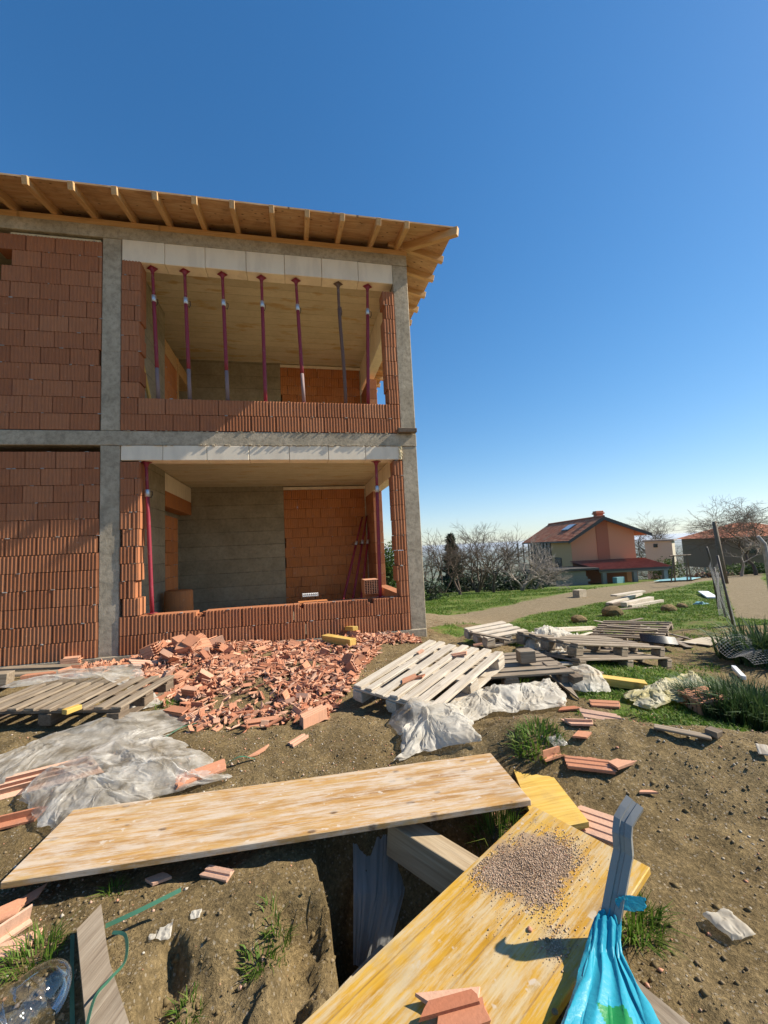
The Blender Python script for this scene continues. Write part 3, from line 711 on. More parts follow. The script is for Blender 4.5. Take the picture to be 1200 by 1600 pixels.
def normal_at(x, y):
    e = .06; return Vector((H(x-e, y)-H(x+e, y), H(x, y-e)-H(x, y+e), 2*e)).normalized()
rr = random.Random(5)
ARCH = []
for i in range(26):
    k = (0, 0, 1, 0, 2, 1, 0, 3)[i % 8]
    ARCH.append((k, shard_mesh(100+i, k, rr.uniform(.10, .22), rr.uniform(.035, .085)).mesh('brick_fragment', SHARD)))
BIGA = []
for i in range(9):
    k = (4, 3, 2, 4, 0, 3, 4, 2, 0)[i]
    BIGA.append((k, shard_mesh(300+i, k, rr.uniform(.22, .34), rr.uniform(.11, .17)).mesh('brick_fragment', SHARD)))
def in_heap(x, y):
    if y > -.06 or x > 1.9: return False
    lim = 1.75 if y > -.7 else (1.15-(-.7-y)*.4)
    lo = (-2.9 if y > -.75 else -2.35+(-y)*.4) if y > -1.2 else -1.87+(-1.2-y)*.55
    return lo < x < lim
def dens(y): return 1.0 if y > -2.1 else max(.10, 1-(-2.1-y)/1.2)
spots = []
while len(spots) < 5600:
    y = -.07-rr.random()*3.1; x = rr.uniform(-2.9, 1.9)
    pt = float(vnoise(np.array([x*2.1]), np.array([y*2.1]), 50)[0])
    if in_heap(x, y) and rr.random() < dens(y)*min(1, (.12+2.6*max(0, pt-.28))*(1.0 if y < -.5 else 1.6)): spots.append((x, y))
LBL_FR = 'loose broken piece of terracotta hollow brick lying in the rubble before the house'
GRP_FR = 'brick fragments in the rubble heap'
def place_fragment(me, x, y, z, tilt, sc, label=LBL_FR, group=GRP_FR):
    nn = normal_at(x, y)
    yaw = rr.uniform(0, 6.28); M = frame((x, y, z), (math.cos(yaw), math.sin(yaw), 0), nn) @ Matrix.Rotation(rr.gauss(0, tilt), 4, 'X') @ Matrix.Rotation(rr.gauss(0, tilt), 4, 'Y') @ Matrix.Scale(sc, 4)
    if me is None: return M
    return tag(link('brick_fragment', me, None, M), label, 'brick fragment', group)
nbig = 0
for i in range(32):     # the larger chunks, mostly in the left of the heap
    if i < 22: x, y = rr.gauss(-1.5, .36), rr.gauss(-.55, .22)
    else: x, y = rr.choice(spots); y = max(y, -2.2)
    if not in_heap(x, min(y, -.16)): x, y = rr.uniform(-1.9, -.7), rr.uniform(-.9, -.25)
    y = min(y, -.2)
    place_fragment(BIGA[i % 9][1], x, y, H(x, y)+rr.uniform(.01, .07), .42, rr.uniform(.8, 1.15) if i < 22 else rr.uniform(.5, .8)); nbig += 1
for i, (x, y) in enumerate(spots[:268]):
    k, me = ARCH[rr.randrange(26)]
    if y > -.13: y = -.13
    place_fragment(me, x, y, H(x, y)+rr.uniform(.0, .035)*(y > -1.9), .28, rr.uniform(.7, 1.1))
mb = MB()
small = [shard_mesh(500+i, (0, 1, 1, 2)[i % 4], rr.uniform(.05, .13), rr.uniform(.02, .045)) for i in range(16)]
for (x, y) in spots[268:]:
    s = small[rr.randrange(16)]; M = place_fragment(None, x, min(y, -.1), H(x, y)+rr.uniform(-.004, .035), .32, rr.uniform(.5, 1.1))
    t = rr.random(); mb.add(s.v, s.f, t, M)
tag(mb.build('brick_rubble', SHARD, recalc=True), kind='stuff')
# single fragments away from the heap
def lone(label, px, py, kind, L, W, yaw=0, rx=0, ry=0, up=.01, name='brick_fragment', seed=[900]):
    seed[0] += 1
    return tag(shard_mesh(seed[0], kind, L, W).build(name, SHARD, None, snap(px, py, yaw, rx, ry, up)), label, 'brick fragment')
lone('ribbed piece of broken brick on the bare mound, the wider of two side by side', 920, 1198, 0, .24, .12, -.55, .1)
lone('flat brick shard on the bare mound, right of the ribbed one', 970, 1197, 1, .12, .07, .2)
lone('thin brick splinter lying on bare soil above the metal profile', 1012, 1242, 1, .07, .02, -.3)
lone('broken ribbed brick piece wedged between the yellow panel edge and the dark metal profile', 930, 1300, 0, .20, .18, -.9, .1, 0, .03)
lone('ribbed brick piece in the grass beside the long yellow beam', 945, 1103, 0, .22, .10, -.5, .2)
lone('pinkish ribbed brick shell in the grass just below the one by the yellow beam', 940, 1123, 0, .24, .09, -.8, .3)
lone('flat pale brick piece at the end of the crumpled white film', 890, 1110, 1, .16, .06, -.1)
lone('brick piece between the grass tuft and the mound crest', 905, 1133, 2, .16, .07, -.4)
lone('small brown brick flake on dark soil above the mound pieces', 910, 1152, 1, .09, .07, .6)
lone('two pronged brick flake in the soil left of the mound pieces', 862, 1186, 2, .12, .05, .2)
lone('brick flake lying on the shadowed soil just below the long panel, left of centre', 247, 1379, 1, .07, .05, .3)
lone('dark curved brick shell in the shadow line below the long panel', 341, 1370, 0, .13, .045, -.5, .5)
lone('broken ribbed brick at the left picture edge below the long panel', 8, 1436, 0, .11, .07, .5, .2, 0, .02)
lone('thin brick strip leaning up at the left edge, above the clear bottle', 38, 1413, 1, .12, .035, .8, .4)
lone('brick piece beside weeds just above the clear bottle', 20, 1487, 0, .13, .06, .35, .2)
lone('white edged brick flake above the clear bottle, nearest the grass', 16, 1462, 2, .12, .05, .9, .3)
lone('narrow brick strip lying alone on bare soil between heap and long panel', 406, 1178, 1, .13, .03, .85)
lone('long ribbed brick chunk at the front of the heap, pointing up right', 490, 1130, 4, .26, .10, .75, 0, 0, .01)
lone('small ribbed brick chunk lying just in front of the long pointing one', 466, 1160, 0, .16, .07, .85)
lone('hollow brick trough at the front of the heap lying on its side', 410, 1132, 2, .26, .09, .05, .6)
lone('ribbed clay shell poking out from the film beside the long panel', 315, 1226, 0, .28, .10, .5, .2, 0, .06)
lone('row of broken brick cells showing under the left film', 75, 1222, 2, .50, .16, .35, .5, 0, .03)
lone('dark brown brick pieces in the corner left of the long panel', 30, 1284, 2, .2, .09, .2, .2)
lone('brick slice lying at the left on the plastic by the grey pallet', 60, 1085, 4, .26, .09, .1, 0, 0, .16)
lone('split brick block leaning against the foundation beside the left column', 232, 1025, 4, .26, .12, 1.5, 1.2, 0, .1)
lone('stack of brick slices by the foundation under the left brick wall', 112, 1045, 3, .22, .16, .1, 0, 0, .02)
# ------------------------------------------------------------------ pallets
_cache = {}
def pmesh(L, w, t, mat, seed):
    key = (round(L, 3), round(w, 3), t, mat.name, seed)
    if key not in _cache:
        m = MB(); m.box((0, 0, 0), (L, w, t), None, .004, jit=.003); _cache[key] = m.mesh('deck_board', mat)
    return _cache[key]
def pallet(label, o, u, v, L=1.2, W=1.0, n=7, bw=.10, mat=None, mat2=None, skip=(), jit=.012, group='wooden pallets on the site', full=True):
    """o: corner on the deck top; u: along the boards; v: across"""
    mat2 = mat2 or mat; u = Vector(u).normalized(); v = Vector(v); v = (v-u*v.dot(u)).normalized()
    nn = u.cross(v)
    if nn.z < 0: nn = -nn
    t = thing('pallet', label, 'pallet', group=group, M=frame(o, u, nn))
    sg = 1 if nn.cross(u).dot(v) > 0 else -1
    for i in range(n):
        if i in skip: continue
        y = sg*(bw/2+i*(W-bw)/(n-1))
        M = Matrix.Translation((L/2+rr.uniform(-jit, jit), y+rr.uniform(-jit, jit)*.6, -.011)) @ Matrix.Rotation(rr.uniform(-.012, .012), 4, 'Z')
        link('deck_board', pmesh(L, bw*rr.choice((.92, 1, 1.05)), .022, mat, i % 3), t, M)
    if not full: return t
    Rz = Matrix.Rotation(math.pi/2, 4, 'Z')
    for k in range(3):
        x = .06+k*(L-.12)/2
        link('stringer_board', pmesh(W, .12, .021, mat2, k), t, Matrix.Translation((x, sg*W/2, -.0335)) @ Rz)
        for j in range(3):
            y = sg*(.06+j*(W-.12)/2); link('block', pmesh(.14, .11, .078, mat2, 5+(k+j) % 2), t, Matrix.Translation((x, y, -.084)))
    for j in range(3):
        y = sg*(.06+j*(W-.12)/2); link('bottom_board', pmesh(L, .10, .021, mat2, 8+j), t, Matrix.Translation((L/2, y, -.134)))
    return t
# the big tilted pallet
A = at(550, 1070, z=.215); B = at(700, 1089, z=.215); v_ = (B-A)
def reach(o, px, py, L):
    d = ray(px, py); q = CAM-o; a_ = d.dot(d); b_ = 2*q.dot(d); c_ = q.dot(q)-L*L; D2 = b_*b_-4*a_*c_
    return CAM+d*((-b_+math.sqrt(max(D2, 0)))/(2*a_))
u_ = (reach(B, 798, 1000, 1.2)-B)+(reach(A, 668, 1006, 1.2)-A)
PU = u_.normalized()
pallet('big pale pallet lying tilted in front of the rubble, brick bits on its boards', A, u_, v_, 1.2, v_.length, 7, .088, W_PAL, W_PAL, jit=.03)
def on_plane(px, py, o, n):
    d = ray(px, py); return CAM+d*((Vector(o)-CAM).dot(n)/d.dot(n))
pn = v_.cross(u_).normalized(); pn = pn if pn.z > 0 else -pn
for lab, px, py, yw, s_ in (('brick crumb pair on the front boards of the big pale pallet', 640, 1062, .2, .14), ('flat brick piece halfway up the boards of the big pale pallet', 718, 1024, -.5, .15), ('brick sliver high on the right boards of the big pale pallet', 747, 1009, -.6, .09), ('small brick crumb on the left boards of the big pale pallet', 657, 1020, .5, .08), ('brick bit lying on the gap of boards right of the crumb pair', 655, 1060, -.3, .09)):
    p = on_plane(px, py, A, pn)+pn*.006
    rr.random(); tag(shard_mesh(int(px), 0, s_, s_*.55).build('brick_fragment', SHARD, None, frame(p, (math.cos(yw), math.sin(yw), .2), pn)), lab, 'brick fragment')
g1 = hit(775, 1072)
o2 = hit(700, 1066, .0)
def pal_at(label, px, py, z, yaw, tilt=0, roll=0, **k):
    p = at(px, py, z=z) if z is not None else hit(px, py)
    M = Matrix.Rotation(yaw, 3, 'Z') @ Matrix.Rotation(tilt, 3, 'Y') @ Matrix.Rotation(roll, 3, 'X')
    return pallet(label, p, M @ Vector((1, 0, 0)), M @ Vector((0, 1, 0)), **k)
pal_at('dark pallet lying flat under the right end of the big pale pallet', 700, 1062, .19, -.15, L=1.2, W=.8, n=6, mat=W_GREY, mat2=W_GREY)
pal_at('pale pallet end with open blocks behind the big pale pallet', 762, 997, .16, .2, -.03, .10, L=.7, W=.55, n=4, mat=W_PAL)
# loose blocks beside it
def lump(name, label, cat, px, py, size, yaw, mat, up=.0, F=None, z=None):
    p = hit(px, py) if z is None else at(px, py, z=z); m = MB(); m.box((0, 0, size[2]/2), size, None, .006, jit=.004)
    return tag(m.build(name, mat, None, Matrix.Translation(p+Vector((0, 0, up))) @ Matrix.Rotation(yaw, 4, 'Z')), label, cat)
lump('wood_block', 'square dark ended timber block standing on the pallet corner by the white film', 'block', 822, 1034, (.16, .13, .12), -.1, W_GREY, z=.215)
lump('wood_block', 'timber block at the low right corner of the dark flat pallet', 'block', 862, 1060, (.12, .14, .15), -.2, W_GREY)
# grey pallet on the left
B = at(188, 1105, z=.205); u_ = at(126, 1090, z=.215)-at(49, 1128, z=.205); v2 = at(0, 1148, z=.205)-B
pallet('weathered grey pallet at the left, half covered by clear film', B, u_, v2, .82, 1.3, 9, .09, W_GREY, W_DARK)
A0 = hit(-80, 1190)
# far pallets by the grass
a_ = hit(908, 1052); b_ = hit(1052, 1046); up_ = Vector((0, 0, .15))
v_ = (b_-a_); u_ = Vector((-v_.y, v_.x, 0)).normalized()
pallet('dark lower pallet seen edge on at the front of the far pile', a_+up_, v_, u_, v_.length, .8, 5, .1, W_GREY, W_GREY)
pallet('upper pallet of the front stack in the far pile', a_+up_*2.0+u_*.04+v_*.02, v_+Vector((0, 0, -.02)), u_+Vector((0, 0, .03)), v_.length*.95, .8, 5, .09, W_GREY, W_GREY)
a_ = hit(918, 1003)+Vector((0, 0, .12)); b_ = hit(1012, 1008)+Vector((0, 0, .10)); v_ = b_-a_; u_ = Vector((-v_.y, v_.x, .06)).normalized()
pallet('pallet lying low behind the front stack with narrow crooked boards', a_, v_+Vector((0, 0, .02)), u_+Vector((0, 0, .03)), 1.2, 1.15, 8, .055, W_GREY, W_GREY, jit=.04)
LATHS = True
def plank(label, a, b, w=.1, t=.03, mat=W_PAL, name='plank', upa=.02, upb=.02, cat='plank', za=None, zb=None):
    p0 = hit(*a)+Vector((0, 0, upa)) if za is None else at(*a, z=za); p1 = hit(*b)+Vector((0, 0, upb)) if zb is None else at(*b, z=zb)
    return board(name, label, cat, p0, p1, w, t, mat)
plank('short grey plank poking out right of the black corrugated sheet', (1030, 996), (1078, 1014), .10, .02, W_GREY, upa=.06)
plank('crooked dark plank lying right of the black corrugated sheet', (1036, 1010), (1072, 997), .09, .02, W_DARK, upa=.05)
plank('pale lath between the far pallets and the plywood sheet', (1040, 1003), (1088, 1008), .07, .018, W_PAL, upa=.04)
plank('long pale beam running from the white film to the far pallets', (842, 1008), (928, 992), .10, .07, W_PAL, 'timber_beam', .2, .14, 'beam')
plank('thin pale board in front of the dark front pallet', (905, 1045), (845, 1052), .10, .02, W_PAL, upa=.06, upb=.09)
plank('long narrow grey board beside the yellow beams', (868, 1042), (942, 1056), .09, .022, W_GREY, upa=.05, upb=.02)
plank('long yellow formwork beam with pointed end on the soil', (882, 1064), (1010, 1080), .11, .07, W_YEL, 'timber_beam', .06, .05, 'beam')
plank('thin yellow lath behind the long yellow beam', (870, 1052), (925, 1064), .05, .03, W_YEL, upa=.04)
plank('yellow beam with dark end right of the dark board corner', (878, 1062), (905, 1078), .10, .10, W_DARK, 'timber_beam', .08, .07, 'beam')
plank('long weathered board lying in the grass behind the mound', (1022, 1140), (1112, 1158), .055, .014, W_GREY)
plank('dark short board at the end of the long weathered board', (1106, 1146), (1126, 1154), .07, .035, W_DARK)
plank('thick yellow timber lying on the rubble heap', (508, 1004), (552, 1012), .13, .10, W_YEL, 'timber_beam', .07, .07, 'beam')
plank('shorter yellow timber lying across the thick one on the heap', (524, 996), (556, 999), .09, .06, W_YEL, 'timber_beam', .16, .16, 'beam')
plank('yellow timber end at the left picture edge beside the foundation', (-40, 1052), (14, 1030), .12, .10, W_YEL, 'timber_beam', .12, .16, 'beam')
plank('cut brown timber end at the left edge below the yellow one', (-60, 1085), (16, 1078), .15, .15, W_GREY, 'timber_beam', .14, .12, 'beam')
plank('stack top plank running along the foundation at the left', (5, 1052), (120, 1048), .14, .03, W_GREY, upa=.06, upb=.06)
plank('second grey plank along the foundation in front of the first', (0, 1062), (108, 1055), .12, .03, W_GREY, upa=.05, upb=.05)
plank('small yellow wood offcut lying across the grey pallet boards', (100, 1113), (125, 1104), .06, .04, W_YEL, za=.225, zb=.225)
for (a_, b_, w_, m_, u_a, u_b) in (((930, 985), (1015, 1000), .05, W_PAL, .22, .16), ((925, 995), (1005, 984), .06, W_GREY, .15, .24), ((945, 978), (1020, 990), .045, W_PAL, .10, .14), ((950, 1000), (1030, 1006), .07, W_GREY, .26, .24), ((1000, 1000), (1060, 1012), .07, W_DARK, .14, .04), ((880, 1012), (925, 1000), .06, W_PAL, .10, .14), ((1010, 985), (1050, 1006), .06, W_PAL, .08, .05), ((905, 1002), (960, 1030), .06, W_DARK, .12, .10), ((1045, 994), (1085, 1003), .05, W_GREY, .05, .03), ((740, 1012), (800, 1024), .06, W_GREY, .2, .18)):
    o_ = plank('loose lath lying crooked in the low wood pile of the far pallets', a_, b_, w_, .02, m_, 'lath', u_a, u_b, 'lath'); o_['group'] = 'loose laths in the far wood pile'
# plywood sheets
def sheet_poly(name, label, cat, pix, up, mat, t=.015, z=None):
    P = [hit(*q)+Vector((0, 0, u)) for q, u in zip(pix, up)] if z is None else [at(*q, z=zz) for q, zz in zip(pix, z)]
    m = MB(); k = len(P); lo = [p-Vector((0, 0, t)) for p in P]
    c = sum(P, Vector())/k
    M = frame(c, P[1]-P[0], (P[1]-P[0]).cross(P[2]-P[1]) if (P[1]-P[0]).cross(P[2]-P[1]).z > 0 else (P[2]-P[1]).cross(P[1]-P[0]))
    Mi = M.inverted()
    m.add([Mi @ q for q in P+lo], [tuple(range(k)), tuple(range(2*k-1, k-1, -1))]+[(i, (i+1) % k, k+(i+1) % k, k+i) for i in range(k)])
    return tag(m.build(name, mat, None, M), label, cat)
sheet_poly('plywood_sheet', 'pale plywood sheet lying flat on the grass by the leaning fence', 'sheet', [(1066, 1006), (1110, 1013), (1140, 1004), (1098, 1001)], [.04, .05, .09, .06], W_PLY)
sheet_poly('plywood_sheet', 'dark grey triangular board corner propped beside the white film', 'sheet', [(848, 1062), (905, 1095), (872, 1056), (850, 1055)], [.10, .02, .10, .12], W_GREY, .018)
m = MB()
for k in range(14): m.tube([(-.25, -.17+k*.026, .0), (.25, -.17+k*.026, .0)], .014, 6)
q = hit(1030, 1016); tag(m.build('corrugated_sheet', BLACKP, None, frame(q+Vector((0, 0, .17)), (.75, -.62, -.06), (0, -.15, 1)), True), 'black corrugated plastic sheet lying over the far pallets', 'sheet')
# timber pile in the grass
tp = []
for i, (a, b, w, t, mt, ua) in enumerate((((952, 949), (1000, 932), .22, .10, W_PAL, .12), ((975, 950), (1018, 940), .20, .14, W_PAL, .12), ((955, 950), (990, 944), .16, .10, W_DARK, .10), ((985, 950), (1035, 941), .12, .10, W_PAL, .05), ((960, 944), (1005, 936), .25, .06, W_PAL, .32), ((965, 954), (1010, 950), .10, .05, W_GREY, .03))):
    plank(('widest pale beam in the timber pile on the grass', 'thick pale beam with yellow end on the right of the timber pile', 'dark short timber at the front left of the timber pile', 'pale beam sticking out right of the timber pile', 'broad pale board lying on top of the timber pile', 'thin grey board at the foot of the timber pile')[i], a, b, w, t, mt, 'timber_beam', ua, ua, 'beam')
# ------------------------------------------------------------------ formwork panels over the pit
a = at(0, 1382, z=.135); b = at(830, 1252, z=.16)
side = Vector((-(b-a).y, (b-a).x, 0)).normalized()
L1 = (b-a).length
m = MB(); m.box((0, 0, 0), (L1, .505, .028), None, .003)
P1 = frame((a+b)/2+side*.2525-Vector((0, 0, .012)), b-a, Vector((0, 0, 1))-side*-.02)
tag(m.build('formwork_panel', W_PANEL, None, P1), 'long pale worn formwork panel lying across the pit, whitish with cement', 'panel')
a = at(836, 1257, z=.195); b = at(1014, 1357, z=.195); c_ = at(470, 1600, z=.03)
x2 = (c_-a).normalized(); w2 = (b-a).length; n2 = (b-a).cross(c_-a).normalized(); n2 = n2 if n2.z > 0 else -n2
L2 = 1.85
P2 = frame(a+x2*L2/2+(b-a)*.5-n2*.014, x2, n2)
m = MB(); m.box((0, 0, 0), (L2, w2, .028), None, .003); tag(m.build('formwork_panel', W_PANEL2, None, P2), 'bright yellow formwork panel in front, gravel spilled on it', 'panel')
def on_p2(px, py, up=0): return on_plane(px, py, a, n2)+n2*up
a3 = at(806, 1192, z=.105); b3 = at(846, 1190, z=.105); c3 = at(915, 1283, z=.10); d3 = at(845, 1275, z=.10)
sheet_poly('formwork_panel', 'yellow boarded panel showing between the two large panels and the mound', 'panel', [(800, 1196), (846, 1190), (920, 1284), (840, 1300)], None, W_YEL, .026, [.11, .11, .115, .10])
sheet_poly('formwork_panel', 'grey dirty panel corner on the ground below the blue bag', 'panel', [(960, 1500), (1005, 1540), (1110, 1625), (930, 1640)], None, W_GREY, .03, [.07, .06, .05, .05])
# beam and slab in the pit
p0 = at(615, 1300, z=.02); p1 = at(760, 1395, z=-.05); board('timber_beam', 'tan timber beam lying across the dark pit under the panels', 'beam', p0, p1+(p1-p0)*.5, .11, .16, W_TAN)
m = MB(); m.box((0, 0, 0), (.9, .5, .12), None, .012, jit=.008)
q = at(500, 1540, z=-.30); tag(m.build('concrete_slab', CONC, None, frame(q+Vector((.10, -.30, -.06)), (.72, .62, -.12), (0.05, .1, 1))), 'broken concrete slab edge in the bottom of the pit', 'slab')
# pale weathered board bottom left
sheet_poly('plank', 'broken weathered plank standing out of the soil at the lower left', 'plank', [(120, 1452), (158, 1412), (166, 1470), (172, 1505), (215, 1640), (140, 1660)], None, W_GREY, .022, [.12, .12, .12, .12, .12, .12])
# dust stain under the gravel, part of the panel's own dirt
_q = P2.inverted() @ on_p2(826, 1352); _n = W_PANEL2.node_tree; _b = _n.nodes['Principled BSDF']; _src = _b.inputs['Base Color'].links[0].from_socket
def _nd(t, **k):
    o_ = _n.nodes.new(t)
    for a_, v_2 in k.items(): setattr(o_, a_, v_2)
    return o_
_tc = _nd('ShaderNodeTexCoord'); _mp = _nd('ShaderNodeMapping'); _mp.inputs['Location'].default_value = (-_q.x/.19, -_q.y/.15, 0); _mp.inputs['Scale'].default_value = (1/.19, 1/.15, 0)
_ln = _nd('ShaderNodeVectorMath', operation='LENGTH'); _nz = _nd('ShaderNodeTexNoise'); _nz.inputs['Scale'].default_value = 14; _nz.inputs['Detail'].default_value = 7; _nz.inputs['Roughness'].default_value = .7
_ad = _nd('ShaderNodeMath', operation='MULTIPLY_ADD'); _ad.inputs[1].default_value = 1.6; _rp = _nd('ShaderNodeValToRGB'); _rp.color_ramp.elements[0].position = .9; _rp.color_ramp.elements[0].color = (.85, .85, .85, 1); _rp.color_ramp.elements[1].position = 1.0; _rp.color_ramp.elements[1].color = (0, 0, 0, 1)
_mr = _nd('ShaderNodeMapRange'); _mr.inputs['From Max'].default_value = 1.8
_mx = _nd('ShaderNodeMix', data_type='RGBA'); _mx.inputs[7].default_value = (.33, .235, .155, 1)
_l = _n.links.new; _l(_tc.outputs['Object'], _mp.inputs[0]); _l(_mp.outputs[0], _ln.inputs[0]); _l(_tc.outputs['Object'], _nz.inputs['Vector']); _l(_nz.outputs['Fac'], _ad.inputs[0]); _l(_ln.outputs['Value'], _ad.inputs[2]); _l(_ad.outputs[0], _mr.inputs['Value']); _l(_mr.outputs[0], _rp.inputs[0]); _l(_rp.outputs[0], _mx.inputs[0]); _l(_src, _mx.inputs[6]); _l(_mx.outputs[2], _b.inputs['Base Color'])
# gravel on the yellow panel
g_v = []; g_f = []; g_t = []
OCT = np.array([(1, 0, 0), (-1, 0, 0), (0, 1, 0), (0, -1, 0), (0, 0, 1), (0, 0, -1)], float)
OF = np.array([(0, 2, 4), (2, 1, 4), (1, 3, 4), (3, 0, 4), (2, 0, 5), (1, 2, 5), (3, 1, 5), (0, 3, 5)])
def stones(name, P, rad, mat, seed):
    g = np.random.default_rng(seed); n_ = len(P)
    V = OCT[None]*(.6+.8*g.random((n_, 6, 1)))*np.asarray(rad)[:, None, None]
    V[:, :, 2] *= .75; th = g.random(n_)*6.28; c, s = np.cos(th), np.sin(th)
    X = V[:, :, 0]*c[:, None]-V[:, :, 1]*s[:, None]; Yv = V[:, :, 0]*s[:, None]+V[:, :, 1]*c[:, None]
    V = np.stack([X, Yv, V[:, :, 2]], -1)+np.asarray(P)[:, None, :]
    Fc = (OF[None]+6*np.arange(n_)[:, None, None]).reshape(-1, 3)
    o = link(name, np_mesh(name, V.reshape(-1, 3), Fc, mat, np.repeat(g.random(n_), 8))); return tag(o, kind='stuff')
P = []; rad = []
g = np.random.default_rng(3)
while len(P) < 30000:
    if g.random() < .86: px, py = 826+66*(2*g.random()**.8-1)*(.6+.8*g.random())*.62+g.normal(0, 12), g.normal(1352, 24); 
    elif g.random() < .5: px, py = g.normal(868, 12), g.normal(1476, 14)
    else: px, py = g.normal(820, 60), g.normal(1390, 55)
    if g.random() > .05+1.5*float(vnoise(np.array([px/27.0]), np.array([py/17.0]), 66)[0])**2+.4*float(vnoise(np.array([px/9.0]), np.array([py/6.0]), 67)[0])**2: continue
    lb = g.random()
    if lb < .25: px, py = g.normal(778, 20), g.normal(1362, 14)
    elif lb < .42: px, py = g.normal(872, 20), g.normal(1338, 18)
    elif lb < .5: px, py = g.normal(845, 16), g.normal(1400, 14)
    p = on_p2(px, py); q = P2.inverted() @ p
    if abs(q.x) > L2/2-.02 or abs(q.y) > w2/2-.02: continue
    k = math.exp(-((px-822)/45)**2-((py-1350)/32)**2)
    r_ = .0008+.0030*g.random()**6
    P.append(p+n2*(r_*.5+k*.010*g.random())); rad.append(r_)
stones('gravel', np.array([tuple(p) for p in P]), np.array(rad), GRAV, 4)
def stone(label, px, py, r_, mat, fn=None):
    p = (fn or hit)(px, py); m = bmesh.new(); bmesh.ops.create_icosphere(m, subdivisions=2, radius=r_)
    for v in m.verts: v.co *= 1+.35*(float(vnoise(np.array([v.co.x/r_*1.3+px]), np.array([v.co.y/r_*1.3+v.co.z/r_]), 3)[0])-.5); v.co.z *= .6
    me = bpy.data.meshes.new('stone'); m.to_mesh(me); m.free(); me.materials.append(mat); a_ = me.attributes.new('tint', 'FLOAT', 'FACE'); a_.data.foreach_set('value', [.5]*len(me.polygons))
    return tag(link('stone', me, None, Matrix.Translation(p+Vector((0, 0, r_*.35)))), label, 'stone')
stone('grey pebble on the yellow panel beside the post shadow', 855, 1470, .008, STONE, on_p2)
stone('reddish pebble on the yellow panel below the gravel spill', 828, 1453, .009, SHARD, on_p2)
stone('dark pebble low on the yellow panel near its right edge', 867, 1583, .009, STONE, on_p2)
for lab, px, py, k, L, W, yw, up in (('flat brown brick slice at the back of three on the yellow panel', 708, 1568, 1, .155, .05, .05, .004), ('long narrow brick slice lying across the middle of three on the yellow panel', 705, 1583, 1, .16, .035, .2, .02), ('front brick slice of three at the bottom of the yellow panel', 722, 1600, 1, .15, .06, .25, .008)):
    p = on_p2(px, py, up); tag(shard_mesh(px, k, L, W).build('brick_fragment', SHARD, None, frame(p, RH*math.cos(yw)+FH*math.sin(yw), n2)), lab, 'brick fragment')
# ------------------------------------------------------------------ plastic films
def ridged(x, y, s, o=4):
    t = 0; a = .5; 
    for k in range(o):
        t = t+a*(1-np.abs(vnoise(x, y, s+k)*2-1)*2); x = x*1.9+5.1; y = y*1.9+2.3; a *= .55
    return t
def film(name, label, cat, ctrl, mat, amp=.06, freq=5, seed=1, n=110, base=.02, drop=True, aniso=(1, 1), edge=.05):
    """ctrl: rows of world points (grid); crumpled sheet draped over them"""
    if drop: freq *= 1.15; amp *= .85
    C_ = np.array([[tuple(p) for p in row] for row in ctrl], float); nr, nc = C_.shape[:2]
    u = np.linspace(0, nr-1, n); v = np.linspace(0, nc-1, n); U, V = np.meshgrid(u, v, indexing='ij')
    us, vs = U/(nr-1), V/(nc-1)
    en = edge*(4*((us-.5)**2+(vs-.5)**2))
    U = np.clip(U+(fbm(us*7, vs*7, seed+60, 3))*en*(nr-1)*2, 0, nr-1); V = np.clip(V+(fbm(us*7, vs*7, seed+70, 3))*en*(nc-1)*2, 0, nc-1)
    i = np.minimum(U.astype(int), nr-2); j = np.minimum(V.astype(int), nc-2); fu = (U-i)[..., None]; fv = (V-j)[..., None]
    fu = fu*fu*(3-2*fu)*.5+fu*.5; fv = fv*fv*(3-2*fv)*.5+fv*.5
    Pn = (C_[i, j]*(1-fu)+C_[i+1, j]*fu)*(1-fv)+(C_[i, j+1]*(1-fu)+C_[i+1, j+1]*fu)*fv
    lu = np.linalg.norm(C_[0, 0]-C_[-1, 0]); lv = np.linalg.norm(C_[0, 0]-C_[0, -1])
    a = us*lu*freq*aniso[0]; b = vs*lv*freq*aniso[1]
    wx = fbm(a*.7, b*.7, seed+10, 3)*1.3; wy = fbm(a*.7+9, b*.7, seed+20, 3)*1.3
    r1 = ridged(a+wx, b+wy, seed, 5)+.5*ridged(a*.55+wy, b*.45+wx, seed+7, 3)-.25; r2 = fbm(a*.6, b*.6, seed+30, 3)
    env = np.minimum(1, 7*np.minimum(np.minimum(us, 1-us), np.minimum(vs, 1-vs))+.18)
    if drop:
        Pn[..., 2] += base+amp*env*(.5+r1*.55+r2*.9)
        Pn[..., 0] += amp*.7*fbm(a*1.2, b*1.2, seed+40, 3); Pn[..., 1] += amp*.7*fbm(a*1.2, b*1.2, seed+50, 3)
        Pn[..., 2] = np.maximum(Pn[..., 2], Hf(Pn[..., 0], Pn[..., 1])+.008)
    else:
        Pn[..., 1] += amp*(r1*.5+r2); Pn[..., 0] += amp*.5*r2
    ix = np.arange(n*n).reshape(n, n); Fc = np.stack([ix[:-1, :-1], ix[:-1, 1:], ix[1:, 1:], ix[1:, :-1]], -1).reshape(-1, 4)
    return tag(link(name, np_mesh(name, Pn.reshape(-1, 3), Fc, mat, None, True)), label, cat)
def hp(rows, up=0): return [[hit(*q[:2])+Vector((0, 0, (q[2] if len(q) > 2 else 0)+up)) for q in r] for r in rows]
film('plastic_film', 'clear film heaped in crumples behind the left end of the long panel', 'plastic film', hp([[(25, 1258), (70, 1218, .03), (170, 1182, .07), (262, 1158, .02)], [(60, 1298), (140, 1250, .08), (220, 1228, .11), (310, 1186, .03)], [(85, 1312), (190, 1275, .02), (290, 1250, .03), (360, 1222)]]), FILM, .066, 5.5, 11, 210)
